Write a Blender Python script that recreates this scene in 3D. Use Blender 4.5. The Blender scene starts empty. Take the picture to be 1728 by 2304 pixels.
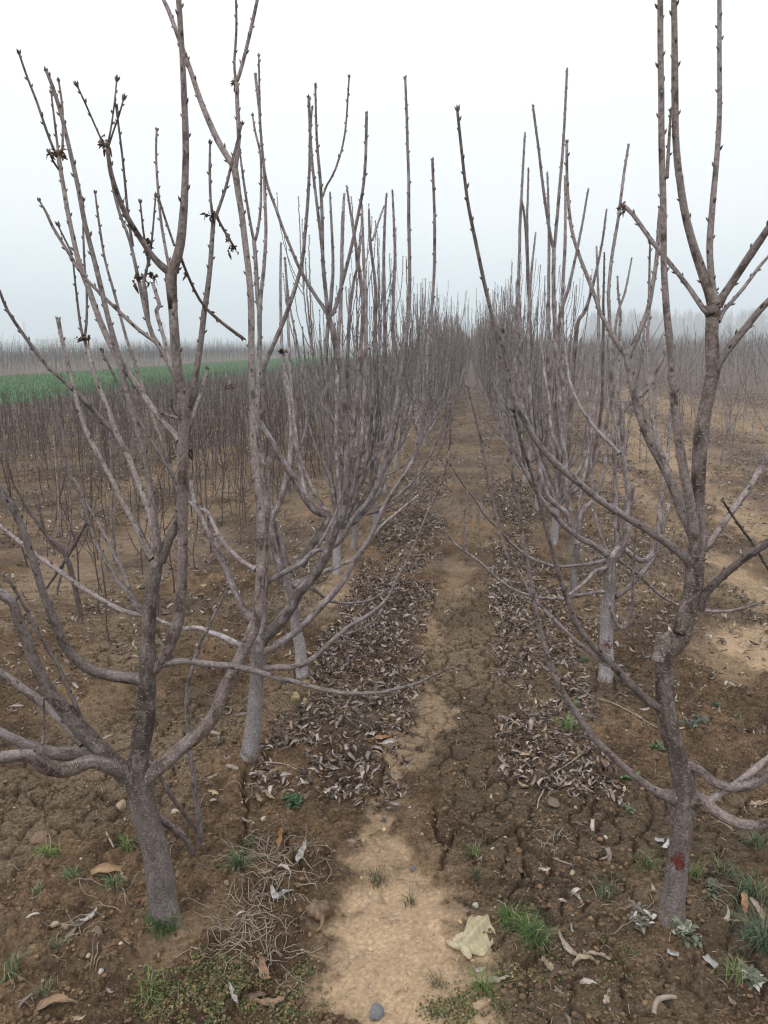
import bpy, math, random
import numpy as np
from mathutils import Matrix, Vector

R = math.radians
SC = bpy.context.scene
COL = SC.collection

# ------------------------------------------------------------------ camera
CAM_H, PITCH, YAW, ROLL, FPX = 1.55, R(12.30), R(6.65), R(0.5), 1710.0
cam_d = bpy.data.cameras.new('camera')
cam_d.sensor_fit = 'VERTICAL'
cam_d.sensor_height = 36.0
cam_d.lens = FPX / 2304.0 * 36.0
cam_d.clip_start = 0.05
cam_d.clip_end = 3000.0
cam = bpy.data.objects.new('camera', cam_d)
COL.objects.link(cam)
CAM_M = Matrix.Rotation(YAW, 4, 'Z') @ Matrix.Rotation(math.pi / 2 - PITCH, 4, 'X') @ Matrix.Rotation(-ROLL, 4, 'Z')
CAM_M.translation = Vector((0, 0, CAM_H))
cam.matrix_world = CAM_M
SC.camera = cam

# ------------------------------------------------------------------ sky, sun, exposure
SUN_EL, SUN_AZ = R(52), R(200)
w = bpy.data.worlds.new('World')
SC.world = w
w.use_nodes = True
nt = w.node_tree
for n in list(nt.nodes):
    nt.nodes.remove(n)
out = nt.nodes.new('ShaderNodeOutputWorld')
bg = nt.nodes.new('ShaderNodeBackground')
sky = nt.nodes.new('ShaderNodeTexSky')
sky.sky_type = 'NISHITA'
sky.sun_disc = False
sky.sun_elevation = SUN_EL
sky.sun_rotation = SUN_AZ
sky.dust_density = 4.0
mixn = nt.nodes.new('ShaderNodeMix')
mixn.data_type = 'RGBA'
mixn.inputs[0].default_value = 0.93
tcw = nt.nodes.new('ShaderNodeTexCoord')
sepw = nt.nodes.new('ShaderNodeSeparateXYZ')
nt.links.new(tcw.outputs['Generated'], sepw.inputs[0])
ramp = nt.nodes.new('ShaderNodeValToRGB')      # luminance of an overcast sky against the sine of the height
nt.links.new(sepw.outputs[2], ramp.inputs[0])
SKYL = [(0.0, (0.355, 0.415, 0.462)), (0.06, (0.440, 0.492, 0.525)), (0.15, (0.540, 0.568, 0.580)), (0.34, (0.610, 0.612, 0.612)), (1.0, (0.86, 0.86, 0.86))]
ramp.color_ramp.elements[0].position = 0.0
ramp.color_ramp.elements[1].position = 1.0
for p_, c_ in SKYL[1:-1]:
    ramp.color_ramp.elements.new(p_)
for e_, (p_, c_) in zip(ramp.color_ramp.elements, SKYL):
    e_.position = p_
    e_.color = (*c_, 1)
gain = nt.nodes.new('ShaderNodeVectorMath')
gain.operation = 'SCALE'
gain.inputs[3].default_value = 19.3
nt.links.new(ramp.outputs[0], gain.inputs[0])
nt.links.new(gain.outputs[0], mixn.inputs[7])
nt.links.new(sky.outputs[0], mixn.inputs[6])
nt.links.new(mixn.outputs[2], bg.inputs[0])
bg.inputs[1].default_value = 0.1
nt.links.new(bg.outputs[0], out.inputs[0])

sun_d = bpy.data.lights.new('sun', 'SUN')
sun_d.energy = 1.1
sun_d.angle = R(18)
sun_d.color = (1.0, 0.97, 0.93)
sun = bpy.data.objects.new('sun', sun_d)
COL.objects.link(sun)
sun.rotation_euler = (math.pi / 2 - SUN_EL, 0, -SUN_AZ + math.pi)

SC.view_settings.view_transform = 'Standard'
SC.view_settings.look = 'None'
SC.view_settings.exposure = 0.0
SC.view_settings.gamma = 1.0
SC.view_settings.use_curve_mapping = False
SC.cycles.use_denoising = True
SC.cycles.filter_width = 1.2
SC.cycles.max_bounces = 6
SC.cycles.volume_bounces = 2
SC.cycles.diffuse_bounces = 3
SC.cycles.glossy_bounces = 2
SC.cycles.transmission_bounces = 2
SC.cycles.transparent_max_bounces = 4

# ------------------------------------------------------------------ image point -> place
CM = np.array(CAM_M)[:3, :3]
HEAD = np.array((-math.sin(YAW), math.cos(YAW), 0.0))
AXIS = CM @ np.array((0, 0, -1.0))
ORIG = np.array((0, 0, CAM_H))
TILES = dict(A=(0, 0), B=(0, 700), C=(0, 1400), D=(480, 0), E=(480, 700), F=(480, 1200),
             G=(1152, 0), H=(1000, 700), I=(1152, 700), J=(1152, 1400))


def ray(px, py):
    return CM @ np.array(((px - 864) / FPX, (1152 - py) / FPX, -1.0))


def ground_at(px, py, z=0.0):
    d = ray(px, py)
    t = (z - CAM_H) / d[2]
    return ORIG + d * t


def at_dist(px, py, D):
    d = ray(px, py)
    return ORIG + d * (D / d.dot(HEAD))


def tile_px(tok):
    if tok[0] == 'N':
        v = [float(q) for q in tok[1:].split(',')]
        return v[0], v[1], (v[2] if len(v) > 2 else None)
    v = [float(q) for q in tok[1:].split(',')]
    if tok[0] == 'Z':
        s, o = 0.96007, (0, 0)
    else:
        s, o = 2.88, TILES[tok[0]]
    return o[0] + v[0] / s, o[1] + v[1] / s, (v[2] / s if len(v) > 2 else None)


# ------------------------------------------------------------------ noise
def _h(ix, iy, s):
    n = (ix.astype(np.int64) * 374761393 + iy.astype(np.int64) * 668265263 + s * 974711 + 12345) & 0xffffffff
    n = ((n ^ (n >> 13)) * 1274126177) & 0xffffffff
    n = ((n ^ (n >> 15)) * 2246822519) & 0xffffffff
    return ((n ^ (n >> 16)) & 0xffffff) / float(0x1000000)


def vnoise(x, y, s=0):
    ix, iy = np.floor(x), np.floor(y)
    fx, fy = x - ix, y - iy
    fx, fy = fx * fx * (3 - 2 * fx), fy * fy * (3 - 2 * fy)
    a, b = _h(ix, iy, s), _h(ix + 1, iy, s)
    c, d = _h(ix, iy + 1, s), _h(ix + 1, iy + 1, s)
    return (a + (b - a) * fx) * (1 - fy) + (c + (d - c) * fx) * fy


def fbm(x, y, s=0, oct=4):
    t, a, n = 0, 0.5, 0
    for k in range(oct):
        t = t + a * vnoise(x * 2 ** k + 17.3 * k, y * 2 ** k - 9.1 * k, s + k)
        n += a
        a *= 0.5
    return t / n


def worley(x, y, s=0):
    ix, iy = np.floor(x), np.floor(y)
    f1 = np.full(x.shape, 9.0)
    f2 = np.full(x.shape, 9.0)
    cid = np.zeros(x.shape)
    for dx in (-1, 0, 1):
        for dy in (-1, 0, 1):
            cx, cy = ix + dx, iy + dy
            px = cx + _h(cx, cy, s)
            py = cy + _h(cx, cy, s + 7)
            d = np.hypot(px - x, py - y)
            k = _h(cx, cy, s + 3)
            nf2 = np.minimum(f2, np.maximum(f1, d))
            cid = np.where(d < f1, k, cid)
            f1 = np.minimum(f1, d)
            f2 = nf2
    return f1, f2, cid


def sst(a, b, x):
    t = np.clip((x - a) / (b - a), 0, 1)
    return t * t * (3 - 2 * t)


# ------------------------------------------------------------------ mesh helpers
def mesh_np(name, V, quads=None, tris=None, mat=None, attrs=None, smooth=True):
    V = np.asarray(V, dtype=np.float32)
    quads = np.zeros((0, 4), np.int32) if quads is None or len(quads) == 0 else np.asarray(quads, np.int32)
    tris = np.zeros((0, 3), np.int32) if tris is None or len(tris) == 0 else np.asarray(tris, np.int32)
    me = bpy.data.meshes.new(name)
    me.vertices.add(len(V))
    me.vertices.foreach_set('co', V.ravel())
    nl = quads.size + tris.size
    me.loops.add(nl)
    me.loops.foreach_set('vertex_index', np.concatenate((quads.ravel(), tris.ravel())).astype(np.int32))
    nf = len(quads) + len(tris)
    me.polygons.add(nf)
    ls = np.concatenate((np.arange(len(quads)) * 4, len(quads) * 4 + np.arange(len(tris)) * 3)).astype(np.int32)
    me.polygons.foreach_set('loop_start', ls)
    me.polygons.foreach_set('use_smooth', np.full(nf, smooth, dtype=bool))
    me.update(calc_edges=True)
    for k, (typ, arr) in (attrs or {}).items():
        at = me.attributes.new(k, typ, 'POINT')
        key = {'FLOAT': 'value', 'FLOAT_VECTOR': 'vector', 'FLOAT_COLOR': 'color'}[typ]
        at.data.foreach_set(key, np.asarray(arr, np.float32).ravel())
    if mat is not None:
        me.materials.append(mat)
    return me


def link(name, me, parent=None, loc=None):
    o = bpy.data.objects.new(name, me)
    COL.objects.link(o)
    if parent is not None:
        o.parent = parent
    if loc is not None:
        o.location = loc
    return o


def tag(o, label=None, cat=None, group=None, kind=None):
    if label:
        o['label'] = label
    if cat:
        o['category'] = cat
    if group:
        o['group'] = group
    if kind:
        o['kind'] = kind
    return o


def empty(name, loc):
    o = bpy.data.objects.new(name, None)
    o.empty_display_size = 0.1
    COL.objects.link(o)
    o.location = loc
    return o


class Geo:
    """collects tubes and small solids, in metres, to be linked as one mesh"""

    def __init__(s):
        s.V, s.Q, s.T, s.B, s.r, s.n = [], [], [], [], [], 0

    def add(s, V, Q, T, bark, rad):
        V = np.asarray(V, float)
        s.V.append(V)
        if Q is not None and len(Q):
            s.Q.append(np.asarray(Q, np.int64) + s.n)
        if T is not None and len(T):
            s.T.append(np.asarray(T, np.int64) + s.n)
        s.B.append(np.asarray(bark, float))
        s.r.append(np.asarray(rad, float))
        s.n += len(V)

    def tube(s, P, rad, sides=7, s0=0.0, cap=True, lump=0.0, rng=None):
        P = np.asarray(P, float)
        rad = np.asarray(rad, float)
        N = len(P)
        T = np.gradient(P, axis=0)
        T /= np.linalg.norm(T, axis=1)[:, None] + 1e-12
        u = np.cross(T[0], (0.31, 0.83, 0.45))
        u /= np.linalg.norm(u)
        U = np.zeros((N, 3))
        for i in range(N):
            u = u - T[i] * u.dot(T[i])
            u /= np.linalg.norm(u) + 1e-12
            U[i] = u
        W = np.cross(T, U)
        a = np.arange(sides) * 2 * math.pi / sides
        ca, sa = np.cos(a), np.sin(a)
        rr = rad[:, None] * np.ones(sides)[None, :]
        if lump and rng is not None:
            nz = rng.rand(N, sides)
            nz = (nz + np.roll(nz, 1, 0) + np.roll(nz, 1, 1) + np.roll(nz, -1, 0)) / 4 - 0.5
            rr = rr * (1 + lump * nz)
        V = P[:, None, :] + rr[..., None] * (ca[None, :, None] * U[:, None, :] + sa[None, :, None] * W[:, None, :])
        L = np.concatenate(([0], np.cumsum(np.linalg.norm(np.diff(P, axis=0), axis=1)))) + s0
        bark = np.stack((rr * ca, rr * sa, np.repeat(L[:, None], sides, 1)), -1)
        i0 = np.arange(N - 1)[:, None] * sides
        j = np.arange(sides)[None, :]
        jn = (j + 1) % sides
        Q = np.stack((i0 + j, i0 + jn, i0 + sides + jn, i0 + sides + j), -1).reshape(-1, 4)
        V = V.reshape(-1, 3)
        bark = bark.reshape(-1, 3)
        rv = np.repeat(rad, sides)
        tri = None
        if cap:
            V = np.vstack((V, P[-1] + T[-1] * rad[-1] * 0.5))
            bark = np.vstack((bark, (0, 0, L[-1])))
            rv = np.append(rv, rad[-1])
            b = (N - 1) * sides
            jj = np.arange(sides)
            tri = np.stack((b + jj, b + (jj + 1) % sides, np.full(sides, N * sides)), -1)
        s.add(V, Q, tri, bark, rv)
        return T, U, W, L

    def buds(s, C, Dr, size, rd):
        """little pointed buds at C, pointing along Dr"""
        C, Dr, size = np.asarray(C), np.asarray(Dr), np.asarray(size)
        n = len(C)
        if n == 0:
            return
        u = np.cross(Dr, (0.2, 0.5, 0.84))
        u /= np.linalg.norm(u, axis=1)[:, None] + 1e-12
        v = np.cross(Dr, u)
        V = np.zeros((n, 9, 3))
        for k in range(4):
            a = k * math.pi / 2
            o = u * math.cos(a) + v * math.sin(a)
            V[:, k] = C + o * size[:, None] * 0.22 - Dr * size[:, None] * 0.25
            V[:, 4 + k] = C + o * size[:, None] * 0.27 + Dr * size[:, None] * 0.35
        V[:, 8] = C + Dr * size[:, None]
        f = []
        t = []
        for k in range(4):
            k2 = (k + 1) % 4
            f.append((k, k2, 4 + k2, 4 + k))
            t.append((4 + k, 4 + k2, 8))
        off = np.arange(n)[:, None, None] * 9
        Q = (np.array(f)[None] + off).reshape(-1, 4)
        T = (np.array(t)[None] + off).reshape(-1, 3)
        V = V.reshape(-1, 3)
        s.add(V, Q, T, V * 1.0, np.full(len(V), rd))

    def mesh(s, name, mat, origin=(0, 0, 0)):
        V = np.vstack(s.V) - np.asarray(origin)
        Q = np.vstack(s.Q) if s.Q else None
        T = np.vstack(s.T) if s.T else None
        return mesh_np(name, V, Q, T, mat, dict(bark=('FLOAT_VECTOR', np.vstack(s.B)), rad=('FLOAT', np.concatenate(s.r))))


def spline(P, step):
    """Catmull-Rom through rows of P (first three columns are x, y, z), resampled at about step metres"""
    P = np.asarray(P, float)
    if len(P) == 2:
        P = np.vstack((P[0], (P[0] + P[1]) / 2, P[1]))
    Pe = np.vstack((2 * P[0] - P[1], P, 2 * P[-1] - P[-2]))
    o = []
    for i in range(1, len(Pe) - 2):
        p0, p1, p2, p3 = Pe[i - 1:i + 3]
        n = max(2, int(np.linalg.norm(p2[:3] - p1[:3]) / step))
        t = (np.arange(n) / n)[:, None]
        o.append(0.5 * (2 * p1 + (p2 - p0) * t + (2 * p0 - 5 * p1 + 4 * p2 - p3) * t ** 2 + (3 * p1 - p0 - 3 * p2 + p3) * t ** 3))
    o.append(P[-1:])
    return np.vstack(o)


# ------------------------------------------------------------------ materials
def new_mat(name):
    m = bpy.data.materials.new(name)
    m.use_nodes = True
    t = m.node_tree
    b = t.nodes['Principled BSDF']
    b.inputs['Specular IOR Level'].default_value = 0.25
    return m, t, b


def nd(t, typ, **kw):
    n = t.nodes.new(typ)
    for k, v in kw.items():
        setattr(n, k, v)
    return n


def mixc(t, fac, a, b, mode='MIX'):
    n = nd(t, 'ShaderNodeMix', data_type='RGBA', blend_type=mode)
    for i, v in ((0, fac), (6, a), (7, b)):
        if hasattr(v, 'is_linked'):
            t.links.new(v, n.inputs[i])
        elif i == 0:
            n.inputs[0].default_value = v
        else:
            n.inputs[i].default_value = (*v, 1)
    return n.outputs[2]


def maprange(t, v, a, b, c=0.0, d=1.0):
    n = nd(t, 'ShaderNodeMapRange')
    t.links.new(v, n.inputs[0])
    for i, q in ((1, a), (2, b), (3, c), (4, d)):
        n.inputs[i].default_value = q
    return n.outputs[0]


def vscale(t, v, s):
    n = nd(t, 'ShaderNodeVectorMath', operation='MULTIPLY')
    t.links.new(v, n.inputs[0])
    n.inputs[1].default_value = s
    return n.outputs[0]


def noise(t, vec, scale, detail=3.0, rough=0.6):
    n = nd(t, 'ShaderNodeTexNoise')
    n.inputs['Scale'].default_value = scale
    n.inputs['Detail'].default_value = detail
    n.inputs['Roughness'].default_value = rough
    if vec is not None:
        t.links.new(vec, n.inputs['Vector'])
    return n.outputs[0]


def math_n(t, op, a, b=None):
    n = nd(t, 'ShaderNodeMath', operation=op)
    for i, v in ((0, a), (1, b)):
        if v is None:
            continue
        if hasattr(v, 'is_linked'):
            t.links.new(v, n.inputs[i])
        else:
            n.inputs[i].default_value = v
    return n.outputs[0]


def bark_mat(name, old, mid, young, tip, pale, lent=0.8, wash=0.7):
    m, t, b = new_mat(name)
    at = nd(t, 'ShaderNodeAttribute', attribute_name='bark').outputs['Vector']
    ra = nd(t, 'ShaderNodeAttribute', attribute_name='rad').outputs['Fac']
    info = nd(t, 'ShaderNodeObjectInfo').outputs['Random']
    geo = nd(t, 'ShaderNodeNewGeometry')
    sep = nd(t, 'ShaderNodeSeparateXYZ')
    t.links.new(geo.outputs['Position'], sep.inputs[0])
    n1 = noise(t, vscale(t, at, (40, 40, 20)), 1.0, 4)
    n2 = noise(t, vscale(t, at, (170, 170, 120)), 1.0, 3)
    n3 = noise(t, vscale(t, at, (22, 22, 5)), 1.0, 3)
    n4 = noise(t, vscale(t, at, (6, 6, 34)), 1.0, 2)
    c = mixc(t, maprange(t, ra, 0.0022, 0.0042), tip, young)
    c = mixc(t, maprange(t, ra, 0.006, 0.013), c, mid)
    c = mixc(t, maprange(t, ra, 0.014, 0.026), c, old)
    # patches of grey skin over the brown, darker stains, rings round the stem
    c = mixc(t, math_n(t, 'MULTIPLY', maprange(t, n3, 0.50, 0.62), 0.6), c, mid)
    c = mixc(t, math_n(t, 'MULTIPLY', maprange(t, n1, 0.52, 0.64), 0.75), c, pale)
    c = mixc(t, math_n(t, 'MULTIPLY', maprange(t, n1, 0.47, 0.36), 0.75), c, tuple(q * 0.6 for q in old))
    ring = maprange(t, math_n(t, 'ABSOLUTE', math_n(t, 'SUBTRACT', n4, 0.5)), 0.022, 0.006)
    c = mixc(t, math_n(t, 'MULTIPLY', ring, 0.12), c, tuple(q * 0.5 for q in old))
    # pale lower trunk
    zz = math_n(t, 'ADD', sep.outputs[2], math_n(t, 'MULTIPLY', math_n(t, 'SUBTRACT', n1, 0.5), 0.5))
    lo = math_n(t, 'MULTIPLY', maprange(t, zz, 0.66, 0.20), maprange(t, ra, 0.018, 0.026))
    c = mixc(t, math_n(t, 'MULTIPLY', lo, wash), c, pale)
    foot = math_n(t, 'MULTIPLY', maprange(t, zz, 0.08, 0.01), maprange(t, ra, 0.012, 0.02))
    c = mixc(t, math_n(t, 'MULTIPLY', foot, 0.6), c, (0.15, 0.11, 0.075))
    # lenticels, short pale dashes across the stem
    vo = nd(t, 'ShaderNodeTexVoronoi')
    vo.inputs['Scale'].default_value = 1.0
    t.links.new(vscale(t, at, (78, 78, 215)), vo.inputs['Vector'])
    sc = nd(t, 'ShaderNodeSeparateColor')
    t.links.new(vo.outputs['Color'], sc.inputs[0])
    spot = math_n(t, 'MULTIPLY', math_n(t, 'MULTIPLY', maprange(t, vo.outputs['Distance'], 0.36, 0.24), math_n(t, 'GREATER_THAN', sc.outputs[0], 0.36)), maprange(t, ra, 0.009, 0.018))
    c = mixc(t, math_n(t, 'MULTIPLY', spot, lent), c, (0.32, 0.265, 0.23))
    val = math_n(t, 'MULTIPLY', maprange(t, n2, 0.36, 0.64, 0.68, 1.28), maprange(t, info, 0, 1, 0.76, 1.22))
    hv = nd(t, 'ShaderNodeHueSaturation')
    t.links.new(c, hv.inputs['Color'])
    t.links.new(val, hv.inputs['Value'])
    t.links.new(hv.outputs[0], b.inputs['Base Color'])
    b.inputs['Roughness'].default_value = 0.6
    bp = nd(t, 'ShaderNodeBump')
    bp.inputs['Strength'].default_value = 0.7
    bp.inputs['Distance'].default_value = 0.003
    hsum = math_n(t, 'ADD', math_n(t, 'ADD', n2, n1), math_n(t, 'SUBTRACT', math_n(t, 'MULTIPLY', spot, 0.6), math_n(t, 'MULTIPLY', ring, 0.08)))
    t.links.new(hsum, bp.inputs['Height'])
    t.links.new(bp.outputs[0], b.inputs['Normal'])
    return m


BARK = bark_mat('tree_bark', (0.082, 0.059, 0.052), (0.195, 0.158, 0.155), (0.245, 0.208, 0.206), (0.10, 0.080, 0.074), (0.36, 0.335, 0.345), 0.4)
BARK_BROWN = bark_mat('brown_bark', (0.060, 0.042, 0.034), (0.172, 0.137, 0.126), (0.25, 0.212, 0.206), (0.095, 0.078, 0.072), (0.25, 0.218, 0.212), 0.75, 0.5)
BARK_SAP = bark_mat('sapling_bark', (0.09, 0.064, 0.056), (0.10, 0.073, 0.068), (0.082, 0.058, 0.056), (0.066, 0.047, 0.047), (0.22, 0.19, 0.17), 0.4, 0.1)


def attr_mat(name, rough=0.85, nscale=120, amp=0.25, bump=0.3, dist=0.002, trans=0.0, attr='col', spec=0.2):
    m, t, b = new_mat(name)
    a = nd(t, 'ShaderNodeAttribute', attribute_name=attr).outputs['Color']
    geo = nd(t, 'ShaderNodeNewGeometry').outputs['Position']
    n = noise(t, geo, nscale, 4)
    hv = nd(t, 'ShaderNodeHueSaturation')
    t.links.new(a, hv.inputs['Color'])
    t.links.new(maprange(t, n, 0.25, 0.75, 1 - amp, 1 + amp), hv.inputs['Value'])
    t.links.new(hv.outputs[0], b.inputs['Base Color'])
    b.inputs['Roughness'].default_value = rough
    b.inputs['Specular IOR Level'].default_value = spec
    if bump:
        bp = nd(t, 'ShaderNodeBump')
        bp.inputs['Strength'].default_value = bump
        bp.inputs['Distance'].default_value = dist
        t.links.new(n, bp.inputs['Height'])
        t.links.new(bp.outputs[0], b.inputs['Normal'])
    return m


def flat_mat(name, c1, c2, nscale=60, rough=0.85, bump=0.3, dist=0.002, spec=0.2):
    m, t, b = new_mat(name)
    tc = nd(t, 'ShaderNodeTexCoord').outputs['Object']
    n = noise(t, tc, nscale, 5)
    n2 = noise(t, tc, nscale * 6, 3)
    c = mixc(t, maprange(t, n, 0.35, 0.65), c1, c2)
    t.links.new(c, b.inputs['Base Color'])
    b.inputs['Roughness'].default_value = rough
    b.inputs['Specular IOR Level'].default_value = spec
    bp = nd(t, 'ShaderNodeBump')
    bp.inputs['Strength'].default_value = bump
    bp.inputs['Distance'].default_value = dist
    t.links.new(math_n(t, 'ADD', n, n2), bp.inputs['Height'])
    t.links.new(bp.outputs[0], b.inputs['Normal'])
    return m


LITTER = attr_mat('dry_leaf', 0.8, 90, 0.3, 0.4, 0.002)
GREEN = attr_mat('green_blade', 0.6, 60, 0.25, 0.0)
GRIT = attr_mat('soil_crumb', 0.95, 200, 0.3, 0.5, 0.002)
STONE = attr_mat('field_stone', 0.85, 90, 0.25, 0.6, 0.003)

# ------------------------------------------------------------------ the ground
# strips of washed sand, given as points down the path with half widths (photo pixels)
SAND = [  # x, y, half width in px, strength
    (905, 2300, 190, 1), (900, 2240, 195, 1), (905, 2180, 200, 1), (900, 2120, 200, 1), (890, 2060, 180, 1), (870, 2000, 140, 1), (850, 1950, 95, 1),
    (822, 1890, 40, 0.9), (845, 1830, 36, 0.95), (860, 1780, 34, 0.95), (866, 1735, 26, 0.9), (880, 1690, 44, 0.85),
    (925, 1665, 40, 0.8), (985, 1632, 32, 0.8), (970, 1590, 26, 0.75), (945, 1545, 22, 0.4), (968, 1430, 24, 0.7), (960, 1400, 26, 0.7),
    (1030, 1300, 45, 0.55), (1010, 1330, 30, 0.5), (1000, 1960, 60, 0.45), (930, 1880, 60, 0.35), (900, 1840, 40, 0.5),
    (320, 2240, 60, 0.3), (405, 2120, 70, 0.5), (340, 2180, 60, 0.45), (470, 2100, 60, 0.35),
    (1680, 1450, 90, 0.75), (1620, 1490, 70, 0.45), (1700, 1330, 50, 0.6), (1640, 1290, 40, 0.6), (1690, 1180, 60, 0.6), (1620, 1120, 50, 0.5),
    (1480, 1020, 60, 0.6), (1440, 960, 50, 0.55), (1460, 900, 60, 0.5), (1560, 930, 60, 0.5), (1420, 1100, 40, 0.5), (1690, 930, 70, 0.45),
    (1470, 1150, 40, 0.4), (1400, 1010, 30, 0.5), (130, 1300, 80, 0.4), (60, 1330, 60, 0.4), (240, 1250, 70, 0.35), (400, 1060, 60, 0.4), (330, 1200, 70, 0.35),
    (560, 1060, 50, 0.35), (700, 1130, 40, 0.3), (760, 1330, 40, 0.5), (765, 1290, 25, 0.45), (180, 1600, 80, 0.2), (1310, 1530, 40, 0.25), (1480, 2060, 60, 0.3)]
CRACKS = [
    [(556, 1770), (548, 1800), (556, 1850), (553, 1900), (540, 1930), (515, 1950)],
    [(1045, 1880), (1080, 1895), (1130, 1895), (1165, 1870)], [(1165, 1870), (1170, 1910), (1215, 1935)],
    [(1120, 2005), (1180, 2010), (1240, 1995), (1300, 2005), (1400, 1990)], [(1215, 1935), (1245, 1970), (1300, 2000)],
    [(1030, 1890), (1010, 1925), (990, 1960)], [(1130, 2080), (1165, 2040), (1205, 2050), (1240, 2090)], [(1180, 1960), (1195, 2000)],
    [(1085, 1790), (1120, 1770), (1180, 1790)], [(1065, 1840), (1105, 1832)], [(850, 1690), (868, 1740), (850, 1790)], [(1330, 1760), (1345, 1810), (1320, 1850)],
    [(700, 1990), (660, 1960), (640, 1900)], [(980, 1830), (975, 1880), (1010, 1925)]]
_S = []
for x_, y_, h_, s_ in SAND:
    p_ = ground_at(x_, y_)
    q_ = ground_at(x_ + h_, y_)
    v_ = ground_at(x_, y_ - 25)
    _S.append((p_[0], p_[1], np.hypot(*(q_ - p_)[:2]), max(np.hypot(*(v_ - p_)[:2]) * 1.7, 0.05), s_))
_CR = []
for c_ in CRACKS:
    g_ = [ground_at(*q)[:2] for q in c_]
    _CR += list(zip(g_[:-1], g_[1:]))
TREE_FEET = []   # filled before the ground is evaluated


def sand_mask(x, y):
    wx = x + (fbm(x * 5, y * 5, 31) - 0.5) * 0.22 + (fbm(x * 16, y * 16, 37) - 0.5) * 0.16 + (fbm(x * 60, y * 60, 39) - 0.5) * 0.05
    wy = y + (fbm(x * 5, y * 5, 41) - 0.5) * 0.22
    m = np.zeros(x.shape)
    for cx, cy, rx, ry, s in _S:
        if cy > 1.82 and abs(cx) < 0.6:
            rx, s = rx * 0.80, s * 0.70
        k = (np.abs(wx - cx) < rx * 2.2) & (np.abs(wy - cy) < ry * 3.2)
        if not k.any():
            continue
        d = np.sqrt(((wx[k] - cx) / rx) ** 2 + ((wy[k] - cy) / (ry * 1.25)) ** 2)
        m[k] = np.maximum(m[k], s * sst(1.42, 0.55, d))
    return m


def ground_z(x, y, full=False):
    x = np.asarray(x, float)
    y = np.asarray(y, float)
    sm = sand_mask(x, y)
    near = np.clip(1.4 - y / 9, 0.0, 1)
    wx = x + (fbm(x * 9, y * 9, 3) - 0.5) * 0.10
    wy = y + (fbm(x * 9, y * 9, 5) - 0.5) * 0.10
    f1, f2, cid = worley(wx / 0.088, wy / 0.088, 11)
    e = f2 - f1
    crust = sst(0.42, 0.62, fbm(x * 1.7, y * 1.7, 55, 3) + 0.20 * np.exp(-((x - 0.12) / 0.22) ** 2))
    crack = sst(0.13, 0.0, e) * (cid > 0.18) * crust
    b1, b2, bid = worley(wx / 0.045, wy / 0.045, 21)
    c1, c2, c3 = worley(x / 0.019, y / 0.019, 23)
    e1, e2, e3 = worley(wx / 0.085 + 3.1, wy / 0.085, 27)
    clod = np.sqrt(np.clip(1 - (e1 / 0.9) ** 2, 0, 1)) * e3 ** 1.5 * 0.034 + np.sqrt(np.clip(1 - (b1 / 0.85) ** 2, 0, 1)) * (0.25 + bid) * 0.017 + np.sqrt(np.clip(1 - (c1 / 0.85) ** 2, 0, 1)) * (0.2 + c3) * 0.010
    z = (fbm(x * 0.9, y * 0.9, 61) - 0.5) * 0.06 + (fbm(x * 6, y * 6, 63) - 0.5) * 0.035
    soil = clod * (1 - 0.70 * crust) + cid * crust * 0.012 - crack * 0.034 + (fbm(x * 40, y * 40, 65, 3) - 0.5) * 0.016
    smooth = (fbm(x * 14, y * 14, 67) - 0.5) * 0.014 + (fbm(x * 6.5, y * 6.5, 68, 3) - 0.5) * 0.045 + (vnoise(x * 150, y * 150, 69) - 0.5) * 0.0035
    cr2 = np.zeros(x.shape)
    kx = (y > 1.0) & (y < 4.2) & (np.abs(x) < 2.4)
    if kx.any():
        X = x[kx] + (fbm(x[kx] * 30, y[kx] * 30, 71) - 0.5) * 0.035
        Y = y[kx] + (fbm(x[kx] * 30, y[kx] * 30, 73) - 0.5) * 0.035
        dm = np.full(X.shape, 9.0)
        for a, b in _CR:
            ab = b - a
            t = np.clip(((X - a[0]) * ab[0] + (Y - a[1]) * ab[1]) / ab.dot(ab), 0, 1)
            dm = np.minimum(dm, np.hypot(X - a[0] - ab[0] * t, Y - a[1] - ab[1] * t))
        cr2[kx] = sst(0.009, 0.002, dm)
    s = np.clip(sm * 1.3, 0, 1)
    z = z + near * (soil * (1 - s) + smooth * s) - cr2 * 0.034
    for fx, fy in TREE_FEET:
        k = (np.abs(x - fx) < 0.3) & (np.abs(y - fy) < 0.3)
        if k.any():
            d = np.hypot(x[k] - fx, y[k] - fy)
            z[k] = z[k] + 0.028 * np.exp(-(d / 0.13) ** 2)
    if full:
        return z, sm, crust, np.maximum(crack * near, cr2), bid, cid
    return z


def gz(x, y):
    return float(ground_z(np.array([x]), np.array([y]))[0])


def axis_x():
    core = np.arange(-1.75, 1.95, 0.0075)
    g, d = [], 0.0075
    p = 0.0
    while p < 720:
        d *= 1.052
        p += d
        g.append(p)
    g = np.array(g)
    return np.concatenate((core[0] - g[::-1], core, core[-1] + g))


def axis_y():
    core = np.arange(0.9, 3.3, 0.0065)
    g, d, p = [], 0.0065, 0.0
    while p < 760:
        d *= 1.0125
        p += d
        g.append(p)
    b, d, p = [], 0.02, 0.0
    while p < 40:
        d *= 1.3
        p += d
        b.append(p)
    return np.concatenate((core[0] - np.array(b)[::-1], core, core[-1] + np.array(g)))


def lerp(a, b, t):
    return np.asarray(a) * (1 - t[..., None]) + np.asarray(b) * t[..., None]


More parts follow.
